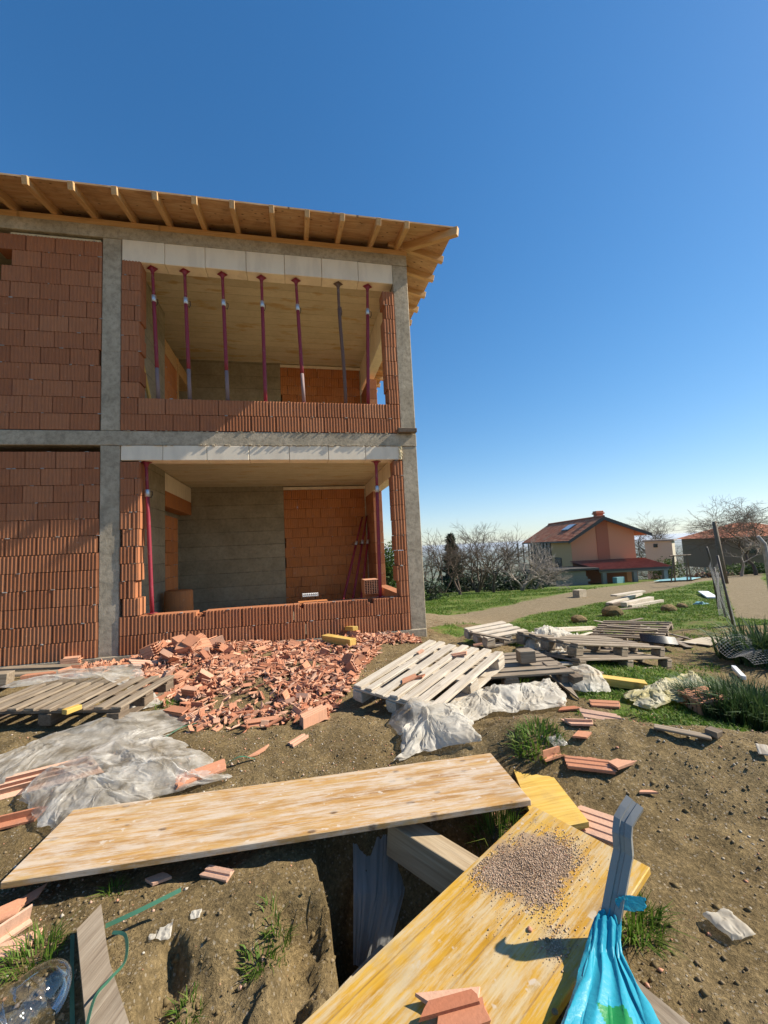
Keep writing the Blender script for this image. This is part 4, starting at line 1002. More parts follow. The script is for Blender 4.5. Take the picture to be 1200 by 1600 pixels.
film('plastic_film', 'thin clear film stretched flat in front of the grey pallet', 'plastic film', hp([[(-40, 1205), (60, 1166, .03), (170, 1134, .05), (282, 1112, .02)], [(-40, 1232), (70, 1190, .06), (200, 1160, .05), (300, 1128)], [(-40, 1262), (40, 1225), (180, 1186, .01), (270, 1150)]]), FILM, .04, 4.5, 23, 210)
film('plastic_film', 'clear film draped over the far edge of the grey pallet', 'plastic film', hp([[(20, 1085, .1), (80, 1075, .15), (150, 1075, .2), (220, 1062, .16)], [(0, 1103, .16), (80, 1092, .2), (160, 1088, .2), (225, 1076, .12)], [(15, 1108, .17), (90, 1098, .2), (160, 1094, .2), (232, 1100, .02)]]), FILM, .03, 6, 31, 80)
film('plastic_film', 'small scrap of white film on the ground at the end of the grey pallet', 'plastic film', hp([[(185, 1095), (215, 1088, .04), (245, 1085)], [(190, 1105), (220, 1100, .05), (250, 1096)], [(200, 1115), (225, 1112), (252, 1104)]]), WHITEF, .04, 8, 37, 60)
film('plastic_film', 'long crumpled white film trailing from the big pale pallet towards the long panel', 'plastic film', hp([[(690, 1120, .04), (745, 1102, .05), (805, 1085, .06), (870, 1080, .03)], [(700, 1135, .05), (750, 1112, .09), (820, 1098, .09), (880, 1092, .03)], [(722, 1142), (770, 1124, .02), (830, 1116), (888, 1108)]]), WHITEF, .07, 7, 41, 210)
film('plastic_film', 'white film heap lying just behind the long panel edge', 'plastic film', hp([[(622, 1158), (665, 1128, .1), (720, 1122, .06)], [(630, 1180), (672, 1150, .09), (742, 1148, .07)], [(618, 1200), (680, 1176), (752, 1164)]]), WHITEF, .06, 7, 47, 210)
film('plastic_film', 'see-through film wrapped loosely over a clod in front of the big pale pallet', 'plastic film', hp([[(612, 1120), (650, 1108, .08), (715, 1118, .03)], [(608, 1136), (645, 1128, .13), (705, 1138, .05)], [(625, 1154), (655, 1160, .02), (690, 1160)]]), FILM, .03, 6, 53, 80)
film('plastic_film', 'bunched white film between the big pale pallet and the far pallets', 'plastic film', hp([[(812, 1004), (850, 1000, .12), (900, 1006, .05)], [(818, 1024, .1), (860, 1018, .22), (912, 1018, .1)], [(835, 1040), (870, 1036, .03), (918, 1032)]]), WHITEF, .11, 6, 59, 210)
film('plastic_film', 'white film scrap hanging over the long yellow beam', 'plastic film', hp([[(880, 1060, .05), (915, 1062, .12), (940, 1068, .08)], [(885, 1072, .05), (925, 1074, .12), (950, 1078, .03)], [(895, 1082), (925, 1086), (955, 1086)]]), WHITEF, .04, 8, 61, 70)
film('plastic_tarp', 'crumpled yellowish tarp in the grass left of the red brick block', 'tarp', hp([[(975, 1090), (1030, 1080, .04), (1080, 1066, .06), (1105, 1078, .04)], [(985, 1102), (1035, 1094, .10), (1085, 1084, .12), (1118, 1094, .06)], [(1015, 1113), (1045, 1106, .02), (1080, 1106, .02), (1110, 1108)]]), YELF, .07, 6, 67, 210)
hang = [[at(551, 1280, Y=-4.42), at(600, 1276, Y=-4.45), at(640, 1280, Y=-4.4)], [at(552, 1400, Y=-4.62), at(598, 1400, Y=-4.60), at(632, 1400, Y=-4.6)], [at(552, 1510, Y=-4.70), at(575, 1515, Y=-4.68), at(606, 1500, Y=-4.7)]]
film('plastic_film', 'grey translucent film hanging down into the pit below the long panel', 'plastic film', hang, HANGF, .03, 7, 71, 90, drop=False, aniso=(.25, 2.2), edge=.008)
bm_ = hit(1100, 1108); m = MB()
for k in range(5): m.span(-.125, .125, -.11+.045*k, -.11+.045*k+.038, 0, .09, tint=rr.random())
m.span(-.13, .13, -.118, .118, .09, .105, ch=.005)
tag(m.build('clay_block', SHARD, None, frame(bm_+Vector((0, 0, .02)), (.98, -.1, .06), (.1, -.12, 1))), 'red clay block lying in the grass against the yellowish tarp', 'brick')
# ------------------------------------------------------------------ metal profile with blue bag, straps, bottle
pp = [at(944, 1500, F=1.295), at(953, 1436, F=1.325), at(966, 1366, F=1.36), at(973, 1332, F=1.375), at(971, 1305, F=1.385), at(973, 1283, F=1.40), at(982, 1267, F=1.415), at(992, 1252, F=1.43)]
def channel(name, path, w, d, t, mat, face):
    prof = [(-w/2, 0), (-w/2, d), (-w/2+t, d), (-w/2+t, t), (-w*.16, t), (-w*.12, t+.006), (w*.12, t+.006), (w*.16, t), (w/2-t, t), (w/2-t, d), (w/2, d), (w/2, 0), (w*.14, 0), (w*.10, .005), (-w*.10, .005), (-w*.14, 0)]
    vs = []; fs = []; k = len(prof)
    for i, p in enumerate(path):
        dv = (path[min(i+1, len(path)-1)]-path[max(i-1, 0)]).normalized()
        n_ = (face-dv*face.dot(dv)).normalized(); s_ = dv.cross(n_)
        for (a, b) in prof: vs.append(p+s_*a-n_*b)
    for i in range(len(path)-1):
        for q in range(k): fs.append((i*k+q, i*k+(q+1) % k, (i+1)*k+(q+1) % k, (i+1)*k+q))
    fs += [tuple(range(k)), tuple((len(path)-1)*k+q for q in range(k-1, -1, -1))]
    m = MB(); m.add(vs, fs); return m.build(name, mat)
fc = (CAM-pp[2]).normalized(); fc = (fc+Vector((-.25, 0, .1))).normalized()
tag(channel('metal_profile', pp, .056, .026, .003, STEEL, fc), 'bent grey metal drywall profile sticking up out of a blue bag', 'metal profile')
m = MB()
sw = (pp[2]-pp[1]).normalized().cross(fc)
# bag: gathered at the neck, widening downwards to the front
nk = []
for (py, cx_, hw, F_b) in ((1428, 951, 15, 1.325), (1440, 950, 20, 1.315), (1470, 946, 23, 1.28), (1493, 945, 27, 1.245), (1543, 953, 43, 1.15), (1600, 959, 66, 1.06), (1660, 965, 92, .98), (1740, 972, 120, .92)):
    q_ = hw*F_b/FPX; nk.append((at(cx_, py, F=F_b), q_, q_*.45))
NS, NR = 170, 120; vs = []; tints = []; fs = []
rows_ = []
for i in range(NR):
    t = i/(NR-1)*(len(nk)-1); k = min(int(t), len(nk)-2); f_ = t-k
    c = nk[k][0].lerp(nk[k+1][0], f_); a_ = nk[k][1]*(1-f_)+nk[k+1][1]*f_; b_ = nk[k][2]*(1-f_)+nk[k+1][2]*f_
    T = i/(NR-1)
    for j in range(NS):
        th = 2*math.pi*j/NS
        fold = .17*math.sin(5*th+2.2*T+.8)+.10*math.sin(11*th-3*T)+.07*math.sin(17*th+5*T)+.25*float(fbm(np.array([math.cos(th)*1.6+3]), np.array([math.sin(th)*1.6+T*2.2]), 88, 3)[0])
        fold += .10*float(ridged(np.array([math.cos(th)*3.1+3]), np.array([math.sin(th)*3.1+T*6]), 89, 4)[0])-.05
        r_ = 1+fold*(.9-.35*T)
        vs.append(c+RGT*(math.cos(th)*a_*r_)+(-FWD)*(math.sin(th)*b_*r_)+UPV*.006*math.sin(9*th+T*6))
for i in range(NR-1):
    for j in range(NS):
        fs.append((i*NS+j, i*NS+(j+1) % NS, (i+1)*NS+(j+1) % NS, (i+1)*NS+j))
cgr = at(966, 1574, F=1.06)
def bag_tint(f_):
    c = sum((vs[q] for q in f_), Vector())/4
    d = c-CAM; 
    if (c-cgr).dot(FWD) > .04: return .1
    q = c-cgr; x = q.dot(RGT)/.042; y = q.dot(UPV)/.066
    if x*x+y*y > 1 or x*.3+y > .75: return .1
    if abs(math.hypot(x-.12, (y-.22)*1.3)-.2) < .09 or abs(math.hypot(x-.1, (y+.16)*1.3)-.24) < .09: return .9
    return .6
m.add(vs, fs); m.t = [bag_tint(f_) for f_ in fs]
bag = m.build('plastic_bag', BAG, None, None, True); tag(bag, 'turquoise blue plastic bag with a green print hung over the metal profile', 'bag')
# torn handle of the bag
hc = at(984, 1411, F=1.33); ctrl = [[hc+RGT*a+UPV*b for a, b in r] for r in (((-.05, .02), (-.01, .028), (.05, .02)), ((-.045, -.0), (.0, .0), (.055, -.005)), ((-.03, -.02), (.012, -.03), (.045, -.025)))]
hf = film('torn_handle', None, None, ctrl, BAG, .012, 25, 91, 40, drop=False); hf.parent = bag
def ribbon(name, label, cat, pts, w, mat, nrm=None):
    m = MB(); vs = []; 
    for i, p in enumerate(pts):
        d = (pts[min(i+1, len(pts)-1)]-pts[max(i-1, 0)]).normalized(); n_ = (nrm or Vector((0, 0, 1))); n_ = (n_-d*n_.dot(d)).normalized(); s_ = d.cross(n_)
        for a, b in ((-w/2, 0), (w/2, 0), (w/2, .0012), (-w/2, .0012)): vs.append(p+s_*a+n_*b)
    fs = [(0, 1, 2, 3)]
    for i in range(len(pts)-1):
        for q in range(4): fs.append((i*4+q, i*4+(q+1) % 4, (i+1)*4+(q+1) % 4, (i+1)*4+q))
    m.add(vs, fs); return tag(m.build(name, mat), label, cat)
def spl(P, n=30):
    o = []; P = [P[0]]+P+[P[-1]]
    for i in range(1, len(P)-2):
        for k in range(n):
            t = k/n; a, b, c, d = P[i-1:i+3]; o.append(.5*((2*b)+(c-a)*t+(2*a-5*b+4*c-d)*t*t+(3*b-3*c+d-a)*t**3))
    return o+[P[-2]]
ribbon('packing_strap', 'stiff green packing strap sticking out behind the broken plank', 'strap', spl([at(165, 1447, z=.10), at(215, 1424, z=.12), at(283, 1390, z=.14)]), .014, STRAP, Vector((.2, -1, .8)))
ribbon('packing_strap', 'curled green packing strap looping over the broken plank', 'strap', spl([at(176, 1457, z=.12), at(196, 1462, z=.13), at(196, 1500, z=.14), at(172, 1530, z=.145), at(148, 1560, z=.15), at(132, 1620, z=.15)]), .010, STRAP, Vector((-.3, -.6, .8)))
ribbon('packing_strap', 'green packing strap lying in the shade left of the broken plank', 'strap', spl([hit(113, 1470)+Vector((0, 0, .02)), hit(112, 1540)+Vector((0, 0, .03)), hit(113, 1620)+Vector((0, 0, .02))]), .012, STRAP)
ribbon('packing_strap', 'green strap on the soil right of the left film heap', 'strap', spl([hit(255, 1158)+Vector((0, 0, .02)), hit(285, 1142)+Vector((0, 0, .03)), hit(308, 1132)+Vector((0, 0, .01))]), .016, STRAP)
ribbon('packing_strap', 'dark green strap curving out of the film heap near the long panel', 'strap', spl([hit(352, 1200)+Vector((0, 0, .02)), hit(375, 1195)+Vector((0, 0, .05)), hit(398, 1188)+Vector((0, 0, .01))]), .016, STRAP)
# bottle
bt = thing('plastic_bottle', 'big clear plastic water bottle lying at the lower left corner', 'bottle', M=frame(at(6, 1622, z=.10), (.35, .75, .12), (0, -.2, 1)))
prof = []
for k in range(60):
    x = -.20+k*.40/59; r_ = .083
    if x > .06: r_ = .083*math.sqrt(max(0, 1-((x-.06)/.125)**2)) if x < .184 else 0
    r_ += .005*math.sin(x*130)*(x < .08)
    if r_ > .001: prof.append((x, r_))
m = MB(); m.tube([(x, 0, 0) for x, _ in prof], [r_ for _, r_ in prof], 40); m.build('bottle_body', BOTTLE, bt, None, True)
m = MB(); m.tube([(-.13, 0, 0), (-.06, 0, 0)], [.0865, .0865], 40, cap=False); m.build('label_band', BLUE, bt, None, True)
# ------------------------------------------------------------------ small litter
def scrap(label, px, py, s, mat, cat='scrap', name='paper_scrap', seed=1):
    p = hit(px, py); c = [[p+Vector((a*s, b*s, 0)) for a in (-.5, 0, .5)] for b in (-.5, 0, .5)]
    return film(name, label, cat, c, mat, s*.35, 2.2/s*.5, seed, 26, .004)
scrap('cream coloured crumpled scrap in the grass right of the blue bag', 1140, 1448, .10, WHITEF, seed=5)
scrap('white paper flake on the soil in front of the long panel', 306, 1433, .035, WHITEF, seed=6)
scrap('dirty white crumb of foam on the soil beside the cut bank', 258, 1462, .045, WHITEF, seed=7)
scrap('small white flake left of the foam crumb on the soil', 238, 1467, .025, WHITEF, seed=8)
scrap('pale blue rag on the grass near the leaning fence', 1094, 945, .35, CYAN, 'rag', 'rag', 9)
scrap('scrap of clear film at the foot of the grass tuft by the mound', 870, 1162, .10, FILM, seed=12)
plank('white board lying on the grass in front of the leaning fence', (1099, 928), (1114, 936), .35, .05, WHITE, 'white_board', .1, .05, 'board')
plank('white stick end lying in the bush shadow at the right', (1147, 1050), (1163, 1066), .05, .05, WHITE, 'white_stick', .06, .05, 'stick')
plank('pale wood chip on the grass at the right edge', (1190, 1172), (1196, 1186), .05, .01, W_PAL, upa=.03)
lump('clod_block', 'grey concrete block standing on the grass in front of the house', 'block', 906, 933, (.5, .35, .33), .3, CONC)
lump('cement_bag', 'pale blue box on the grass in front of the porch', 'box', 967, 911, (.9, .4, .5), .2, CYAN)
# ------------------------------------------------------------------ background house
def cframe(l, F, z): 
    p = placeF(l, F); return Matrix(((RH.x, FH.x, 0, p.x), (RH.y, FH.y, 0, p.y), (0, 0, 1, z), (0, 0, 0, 1)))
def pl(px, py, F):       # pixel at forward distance -> (l, z)
    p = at(px, py, F=F); d = p-CAM; return d.dot(RH), p.z
HF = 38.0
HM = cframe(0, HF, 0)
hz0 = -3.3
bh = thing('orange_house', 'orange rendered house with tiled gable roof and red lean-to porch', 'house', M=HM)
gl, _ = pl(891, 850, HF); gr_, _ = pl(990, 850, HF); ax, az = pl(937, 808, HF); el, ez = pl(884, 843.5, HF); er, ez2 = pl(1009, 834, HF)
ez = ez-.05; D_ = 11.4
zl_ = az-(az-ez)*(ax-gl)/(ax-el)-.12; zr_ = az-(az-ez2)*(gr_-ax)/(er-ax)-.12
m = MB(); m.prism([(gl, hz0), (gr_, hz0), (gr_, zr_), (ax, az-.15), (gl, zl_)], 0, D_-.6, Matrix(((1, 0, 0, 0), (0, 0, 1, 0), (0, 1, 0, 0), (0, 0, 0, 1))))
wl = m.build('wall', STUCCO, bh)
m = MB(); m.span(gl-.012, gl+.1, .012, 4.6, hz0, zl_-.05); m.build('side_wall', CREAM, bh)
m = MB(); m.span(gl-.02, gl+.1, 4.62, D_-.7, hz0, -2.0); m.build('ground_floor_wall', DKMET, bh)
m = MB(); m.span(gl-.02, gl+.1, 4.62, D_-.7, -1.98, zl_-.05); m.build('balcony_glazing', GLASS, bh)
m = MB()
for y_ in np.arange(4.7, D_-.8, .95): m.span(gl-.07, gl-.025, y_, y_+.12, -1.9, zl_-.1)
m.build('balcony_frame', DKMET, bh)
s0, _ = pl(930.5, 840, HF); s1, _ = pl(949, 840, HF)
m = MB(); m.span(s0, s1, -.06, .1, -1.0, az-.3); m.build('chimney_breast', STUCCO2, bh)
rf = MB()
yo = -.75
for (xa, za, xb, zb) in ((ax, az, el-.12, ez-.06), (ax, az, er, ez2)):
    n_ = Vector((-(zb-za), 0, xb-xa)).normalized(); n_ = n_ if n_.z > 0 else -n_
    # tile courses as small steps
    K = 16
    for k in range(K):
        t0, t1 = k/K, (k+1)/K; x0, z0 = xa+(xb-xa)*t0, za+(zb-za)*t0; x1, z1 = xa+(xb-xa)*t1, za+(zb-za)*t1
        rf.add([(x0, yo, z0), (x1, yo, z1+.05), (x1, D_+.5, z1+.05), (x0, D_+.5, z0), (x0, yo, z0-.12), (x1, yo, z1-.10), (x1, D_+.5, z1-.10), (x0, D_+.5, z0-.12)], [(0, 1, 2, 3), (7, 6, 5, 4), (0, 4, 5, 1), (1, 5, 6, 2), (2, 6, 7, 3), (3, 7, 4, 0)])
roofh = rf.build('roof', TILES, bh)
m = MB()
for (xa, za, xb, zb) in ((ax, az, el-.14, ez-.06), (ax, az, er+.02, ez2)):
    m.add([(xa, yo-.03, za+.02), (xb, yo-.03, zb+.02), (xb, yo-.03, zb-.26), (xa, yo-.03, za-.3), (xa, yo+.02, za+.02), (xb, yo+.02, zb+.02), (xb, yo+.02, zb-.26), (xa, yo+.02, za-.3)], [(0, 1, 2, 3), (4, 5, 6, 7), (0, 4, 5, 1), (1, 5, 6, 2), (2, 6, 7, 3), (3, 7, 4, 0)])
m.span(el-.2, el-.05, yo, D_+.5, ez-.2, ez-.08); m.build('fascia', DKMET, roofh)
m = MB(); m.tube([(ax, yo, az+.03), (ax, D_+.5, az+.03)], .11, 8); m.build('ridge_cap', TILES2, roofh)
cxp, _ = pl(934, 800, HF+1); m = MB(); m.span(cxp-.32, cxp+.32, .6, 1.2, az-.5, az+.32, ch=.02); m.span(cxp-.42, cxp+.42, .5, 1.3, az+.32, az+.46, ch=.03); m.span(cxp-.38, cxp+.38, .55, 1.25, az+.46, az+.62, ch=.06); m.build('chimney', STUCCO2, roofh)
m = MB(); sx = ax-1.3; szz = az-(az-ez)*(1.3)/(ax-el)
tl = math.atan2(az-ez, ax-el)
m.box((0, 0, 0), (.95, 1.5, .1), None, .02); m.build('skylight', SKYL, roofh, Matrix.Translation((sx, 3.6, szz+.12)) @ Matrix.Rotation(-tl, 4, 'Y'))
m = MB(); m.box((0, 0, 0), (1.1, 1.65, .06), None, .01); m.build('skylight_frame', DKMET, roofh, Matrix.Translation((sx, 3.6, szz+.07)) @ Matrix.Rotation(-tl, 4, 'Y'))
# window on the side wall and balcony
m = MB(); m.span(gl-.05, gl+.02, 2.4, 3.7, -1.5, -.35); wf = m.build('window', GLASS, bh)
m = MB()
for (y0, y1, z0, z1) in ((2.3, 2.4, -1.55, -.3), (3.7, 3.8, -1.55, -.3), (2.4, 3.7, -1.6, -1.5), (2.4, 3.7, -.35, -.27)): m.span(gl-.08, gl+.02, y0, y1, z0, z1)
m.build('window_frame', DKMET, wf)
m = MB(); m.span(gl-1.6, gl-.02, 5.0, D_+.4, -2.05, -1.9); m.build('balcony_floor', W_DARK, bh)
for y in (5.1, 6.9, 8.7, 10.6):
    m = MB(); m.span(gl-1.55, gl-1.43, y, y+.12, hz0, ez-.1); m.build('balcony_post', DKMET, bh)
m = MB(); m.span(gl-1.56, gl-1.5, 5.1, 10.7, -1.1, -1.04)
for k in range(28): m.span(gl-1.545, gl-1.515, 5.15+.2*k, 5.18+.2*k, -1.9, -1.1)
m.build('balcony_railing', DKMET, bh)

# lean-to porch
HP = HF-3.2
pl0, pz0 = pl(893, 877, HF); pr0, pz1 = pl(993, 871, HF); fl, fz = pl(932, 890, HP); fr, fz2 = pl(1046, 880, HP)
m = MB(); K = 46
def lp(a, b, t): return a+(b-a)*t
for k in range(K):
    t0, t1 = k/K, (k+.72)/K; t2 = (k+1)/K
    A0 = (lp(pl0-.3, pr0+.6, t0), -.02, pz0); A1 = (lp(pl0-.3, pr0+.6, t1), -.02, pz0); A2 = (lp(pl0-.3, pr0+.6, t2), -.02, pz0)
    B0 = (lp(fl, fr, t0), -3.2, fz); B1 = (lp(fl, fr, t1), -3.2, fz); B2 = (lp(fl, fr, t2), -3.2, fz)
    mid0 = (lp(A0[0], A1[0], .5), A0[1], A0[2]+.055); midB = (lp(B0[0], B1[0], .5), B0[1], B0[2]+.055)
    m.add([A0, mid0, midB, B0, A1, B1, A2, B2], [(0, 1, 2, 3), (1, 4, 5, 2), (4, 6, 7, 5)])
m.add([(pl0-.3, -.02, pz0-.12), (pr0+.6, -.02, pz0-.12), (fr, -3.2, fz-.12), (fl, -3.2, fz-.12)], [(0, 1, 2, 3)])
pr = m.build('porch_roof', TILES2, bh)
m = MB(); m.span(fl, fr, -3.22, -3.14, fz-.16, fz-.0); m.build('porch_gutter', DKMET, pr)
m = MB(); m.span(fl+.2, fr-.2, -3.05, -2.85, fz-.30, fz-.18); m.build('porch_beam', BLOCKW, bh)
for px in (942, 990, 1037):
    l_, _ = pl(px, 900, HP); m = MB(); m.span(l_-.16, l_+.16, -3.1, -2.8, hz0-.3, fz-.3); m.build('porch_post', BLOCKW, bh)
m = MB(); gA, _ = pl(869, 900, HP); gB, _ = pl(914, 900, HP); m.span(gA, gB, -3.0, -2.7, hz0-.3, fz-.05)
for j in range(7):
    for i in range(6): m.box((gA+(i+.5+.5*(j % 2))*.42, -3.0, hz0+.2+j*.22), (.39, .03, .20), None, .005)
m.build('block_wall', BLOCKW, bh)
m = MB(); m.span(gA-.5, gB+1.0, -3.3, .2, fz+.02, fz+.18); m.build('porch_slab', DKMET, bh)
m = MB(); m.span(gl+.6, gr_-1.0, -.02, .05, hz0, pz0-.3); m.build('porch_back_wall', BRICK, bh)
# shed
SF = 46
m0, zt_ = pl(1024, 845, SF); m1, zt2 = pl(1047, 845, SF); m3, zt3 = pl(1067, 843, SF)
sh = thing('shed', 'small cream shed with a flat roof right of the orange house', 'shed', M=cframe(0, SF, 0))
zb_ = -4.4
m = MB(); m.add([(m0, 2.2, zb_), (m1, 0, zb_), (m3, 1.6, zb_), (m0+1.2, 4.0, zb_), (m0, 2.2, zt_), (m1, 0, zt2), (m3, 1.6, zt3), (m0+1.2, 4.0, zt_)], [(0, 1, 5, 4), (1, 2, 6, 5), (2, 3, 7, 6), (3, 0, 4, 7)]); m.build('wall', SHEDW, sh)
m = MB(); vv = [(m0-.3, 2.2), (m1, -.35), (m3+.3, 1.6), (m0+1.2, 4.4)]
m.prism(vv, zt2, zt2+.18); m.build('roof', CPOST, sh)
m = MB(); m.box((lp(m0, m1, .45), lp(2.2, 0, .45)-.02, zt_-.55), (.75, .12, .4), Matrix.Identity(4), .01); m.build('window', GLASS, sh)
# brown house on the right
BF = 50
h2 = thing('brown_roofed_house', 'grey house with brown hipped tile roof behind bare trees at the right', 'house', M=cframe(0, BF, 0))
x0, zA = pl(1136, 840, BF); x1, _ = pl(1260, 838, BF); xr, zr = pl(1186, 819, BF); _, zb2 = pl(1160, 872, BF)
m = MB(); m.span(x0, x1, 0, 8, zb2-1.2, zA); m.build('wall', HOUSEW, h2)
m = MB(); e = .6; base = [(x0-e, -e, zA), (x1+e, -e, zA), (x1+e, 8+e, zA), (x0-e, 8+e, zA)]; top = [(xr, 4, zr+.35), (x1-3, 4, zr+.35)]
m.add(base+top, [(0, 1, 5, 4), (1, 2, 5), (2, 3, 4, 5), (3, 0, 4), (3, 2, 1, 0)]); m.build('roof', TILES, h2)
for k in range(3):
    m = MB(); xx = x0+2.2+k*2.6; m.span(xx, xx+1.1, -.04, .05, zA-2.0, zA-.7); m.build('window', GLASS, h2)
# stone pile, blue cover, trellis beside the porch
q = ground(*[pl(1100, 878, 40)[0], 40])
P = []; rad = []
for k in range(60): P.append((q.x+rr.gauss(0, 1.2), q.y+rr.gauss(0, .4), q.z+rr.random()*.5)); rad.append(rr.uniform(.15, .35))
o = stones('rock_pile', np.array(P), np.array(rad), STONE, 8); o['kind'] = 'thing'; tag(o, 'low pile of grey rocks at the path beyond the porch', 'rock pile')
qs = [ground(pl(x_, 890, F_)[0], F_) for x_, F_ in ((1015, 31), (1075, 31), (1090, 36), (1030, 36))]
film('pool_cover', 'pale turquoise cover lying on the grass beside the porch', 'cover', [[qs[0], qs[1]], [qs[3], qs[2]]], CYAN, .12, .8, 93, 40, .1)
tl_ = thing('swing_frame', 'dark wooden frame standing by the turquoise cover', 'frame', loc=ground(pl(1060, 890, 30)[0], 30))
for dx in (-.7, .7):
    m = MB(); m.tube([(dx-.35, 0, -.2), (dx*.8, .0, 1.9)], .05, 6); m.build('leg', W_DARK, tl_); m = MB(); m.tube([(dx+.35, .3, -.2), (dx*.8, .0, 1.9)], .05, 6); m.build('leg', W_DARK, tl_)
m = MB(); m.tube([(-.9, 0, 1.85), (.9, 0, 1.85)], .05, 6); m.build('crossbar', W_DARK, tl_)
# ------------------------------------------------------------------ poles, wires, fence
def pole(label, px, top, bot, F, r_, mat, lean=0, arms=0):
    l, zt_ = pl(px, top, F); g_ = ground(l+lean, F); t = thing('utility_pole', label, 'pole', loc=g_, group='utility poles')
    p = placeF(l, F); h = zt_-g_.z
    m = MB(); m.tube([(0, 0, -.3), (p.x-g_.x, p.y-g_.y, h)], [r_*1.25, r_*.8], 10); m.build('shaft', mat, t, None, True)
    if arms:
        m = MB(); m.box((p.x-g_.x, p.y-g_.y, h-.45), (.9, .08, .08)); m.build('crossarm', mat, t)
        for dx in (-.35, .35):
            m = MB(); m.tube([(p.x-g_.x+dx, p.y-g_.y, h-.4), (p.x-g_.x+dx, p.y-g_.y, h-.2)], .05, 6); m.build('insulator', WHITE, t)
    return Vector((p.x, p.y, zt_))
tp1 = pole('dark leaning wooden utility pole behind the leaning fence', 1115, 815, 880, 24, .13, W_DARK, .25, 0)
tp2 = pole('faint distant utility pole between shed and bare trees', 1094, 835, 860, 70, .16, CPOST, 0, 1)
def wire(label, a, b, sag):
    pts = [a.lerp(b, k/24)-Vector((0, 0, sag*4*(k/24)*(1-k/24))) for k in range(25)]
    m = MB(); m.tube(pts, .013, 4); tag(m.build('overhead_wire', CABLE), label, 'wire', 'overhead wires')
far = placeF(pl(1000, 826, 70)[0], 70); 
far.z = pl(1000, 836, 70)[1]
right = placeF(pl(1290, 748, 20)[0], 20); right.z = pl(1290, 748, 20)[1]
wire('upper overhead wire running left from the leaning utility pole', tp1-Vector((0, 0, .15)), far+Vector((0, 0, 1.2)), .5)
wire('lower overhead wire running left from the leaning utility pole', tp1-Vector((0, 0, .9)), far, .5)
wire('overhead wire rising right from the leaning utility pole', tp1-Vector((0, 0, .1)), right, .3)
fn = thing('wire_fence', 'sagging chain link fence on a leaning post beside the path', 'fence', loc=hit(1150, 988))
f0 = hit(1151, 988); f1 = f0+Vector((0, 0, 0)); 
t0_ = at(1121, 868, F=(f0-CAM).dot(FWD)+.15)
f2l = pl(1113, 928, 12.5)[0]; f2 = ground(f2l, 12.5); t2_ = at(1109, 872, F=12.4)
O = fn.location.copy()
m = MB(); m.tube([f0-O-Vector((0, 0, .3)), t0_-O], .021, 8); m.build('post', DKMET, fn, None, True)
m = MB(); m.tube([f2-O-Vector((0, 0, .3)), t2_-O, at(1104, 855, F=12.3)-O], .03, 8); m.build('post', DKMET, fn, None, True)
fm = f0.lerp(f2, .5); tm = t0_.lerp(t2_, .5)-Vector((0, 0, .25)); 
m = MB(); m.tube([Vector((fm.x, fm.y, H(fm.x, fm.y)-.1))-O, tm-O], .025, 6); m.build('post', DKMET, fn, None, True)
def fpt(s, h):
    s_ = min(max(s, 0), 1); lo = f0.lerp(f2, s_); up = t0_.lerp(t2_, s_)-Vector((0, 0, .35*math.sin(s_*math.pi)+.05))
    lo = Vector((lo.x, lo.y, max(lo.z, H(lo.x, lo.y))+.05)); p = lo.lerp(up, h)
    b_ = .10*math.sin(s_*9+h*3)+.06*math.sin(s_*21); return p+RH*b_*(s_*(1-s_)*4)-O
m = MB(); NW = 54
for k in range(-15, NW):
    for sg in (1, -1):
        pts = []
        for q in range(9):
            h = q/8; s = (k+(15*h if sg > 0 else 15*(1-h)))/NW
            if 0 <= s <= 1: pts.append(fpt(s, h))
        if len(pts) > 1: m.tube(pts, .0014, 3, cap=False)
m.build('mesh', WIREM, fn, recalc=False)
gp = MB(); A = at(1184, 838, F=9); B = at(1194, 850, F=9); C_ = at(1198, 872, F=9); Dg = hit(1204, 925); Dg = at(1206, 930, F=9)
gp.tube([A, B, C_, Vector((Dg.x, Dg.y, H(Dg.x, Dg.y)-.2))], [.035, .045, .05, .05], 8); tag(gp.build('bent_post', CPOST, None, None, True), 'pale bent fence post at the right picture edge by the path', 'post')
# fallen mesh by the bush
q = hit(1190, 1052); m = MB()
def fm_(u, v): return q+Vector((u*.9-.1, v*.5, .12+.22*math.sin(u*3+.4)*v+.05*math.sin(v*7)))
for k in range(22):
    m.tube([fm_(k/21, j/8) for j in range(9)], .0016, 3, cap=False); m.tube([fm_(j/8, k/21) for j in range(9)], .0016, 3, cap=False)
tag(m.build('wire_mesh', WIREM, None, recalc=False), 'crumpled grey wire mesh lying below the sword leaved bush', 'wire mesh')
# ------------------------------------------------------------------ trees and plants
def seg_mesh(name, segs, mat, sides=3):
    A = np.array([s[0] for s in segs], float); B = np.array([s[1] for s in segs], float); ra = np.array([s[2] for s in segs]); rb = np.array([s[3] for s in segs])
    d = B-A; d /= np.maximum(np.linalg.norm(d, axis=1, keepdims=True), 1e-9)
    up = np.where(np.abs(d[:, 2:3]) < .9, np.array([[0, 0, 1.]]), np.array([[1., 0, 0]])); a = np.cross(d, up); a /= np.linalg.norm(a, axis=1, keepdims=True); b = np.cross(d, a)
    vs = []
    for P, r_ in ((A, ra), (B, rb)):
        for k in range(sides):
            t = 2*math.pi*k/sides; vs.append(P+(a*math.cos(t)+b*math.sin(t))*r_[:, None])
    V = np.stack(vs, 1); n_ = len(segs); base = (np.arange(n_)*2*sides)[:, None]
    Fc = np.stack([np.concatenate([base+k, base+(k+1) % sides, base+sides+(k+1) % sides, base+sides+k], 1) for k in range(sides)], 1).reshape(-1, 4)
    return np_mesh(name, V.reshape(-1, 3), Fc, mat, None, sides > 4)
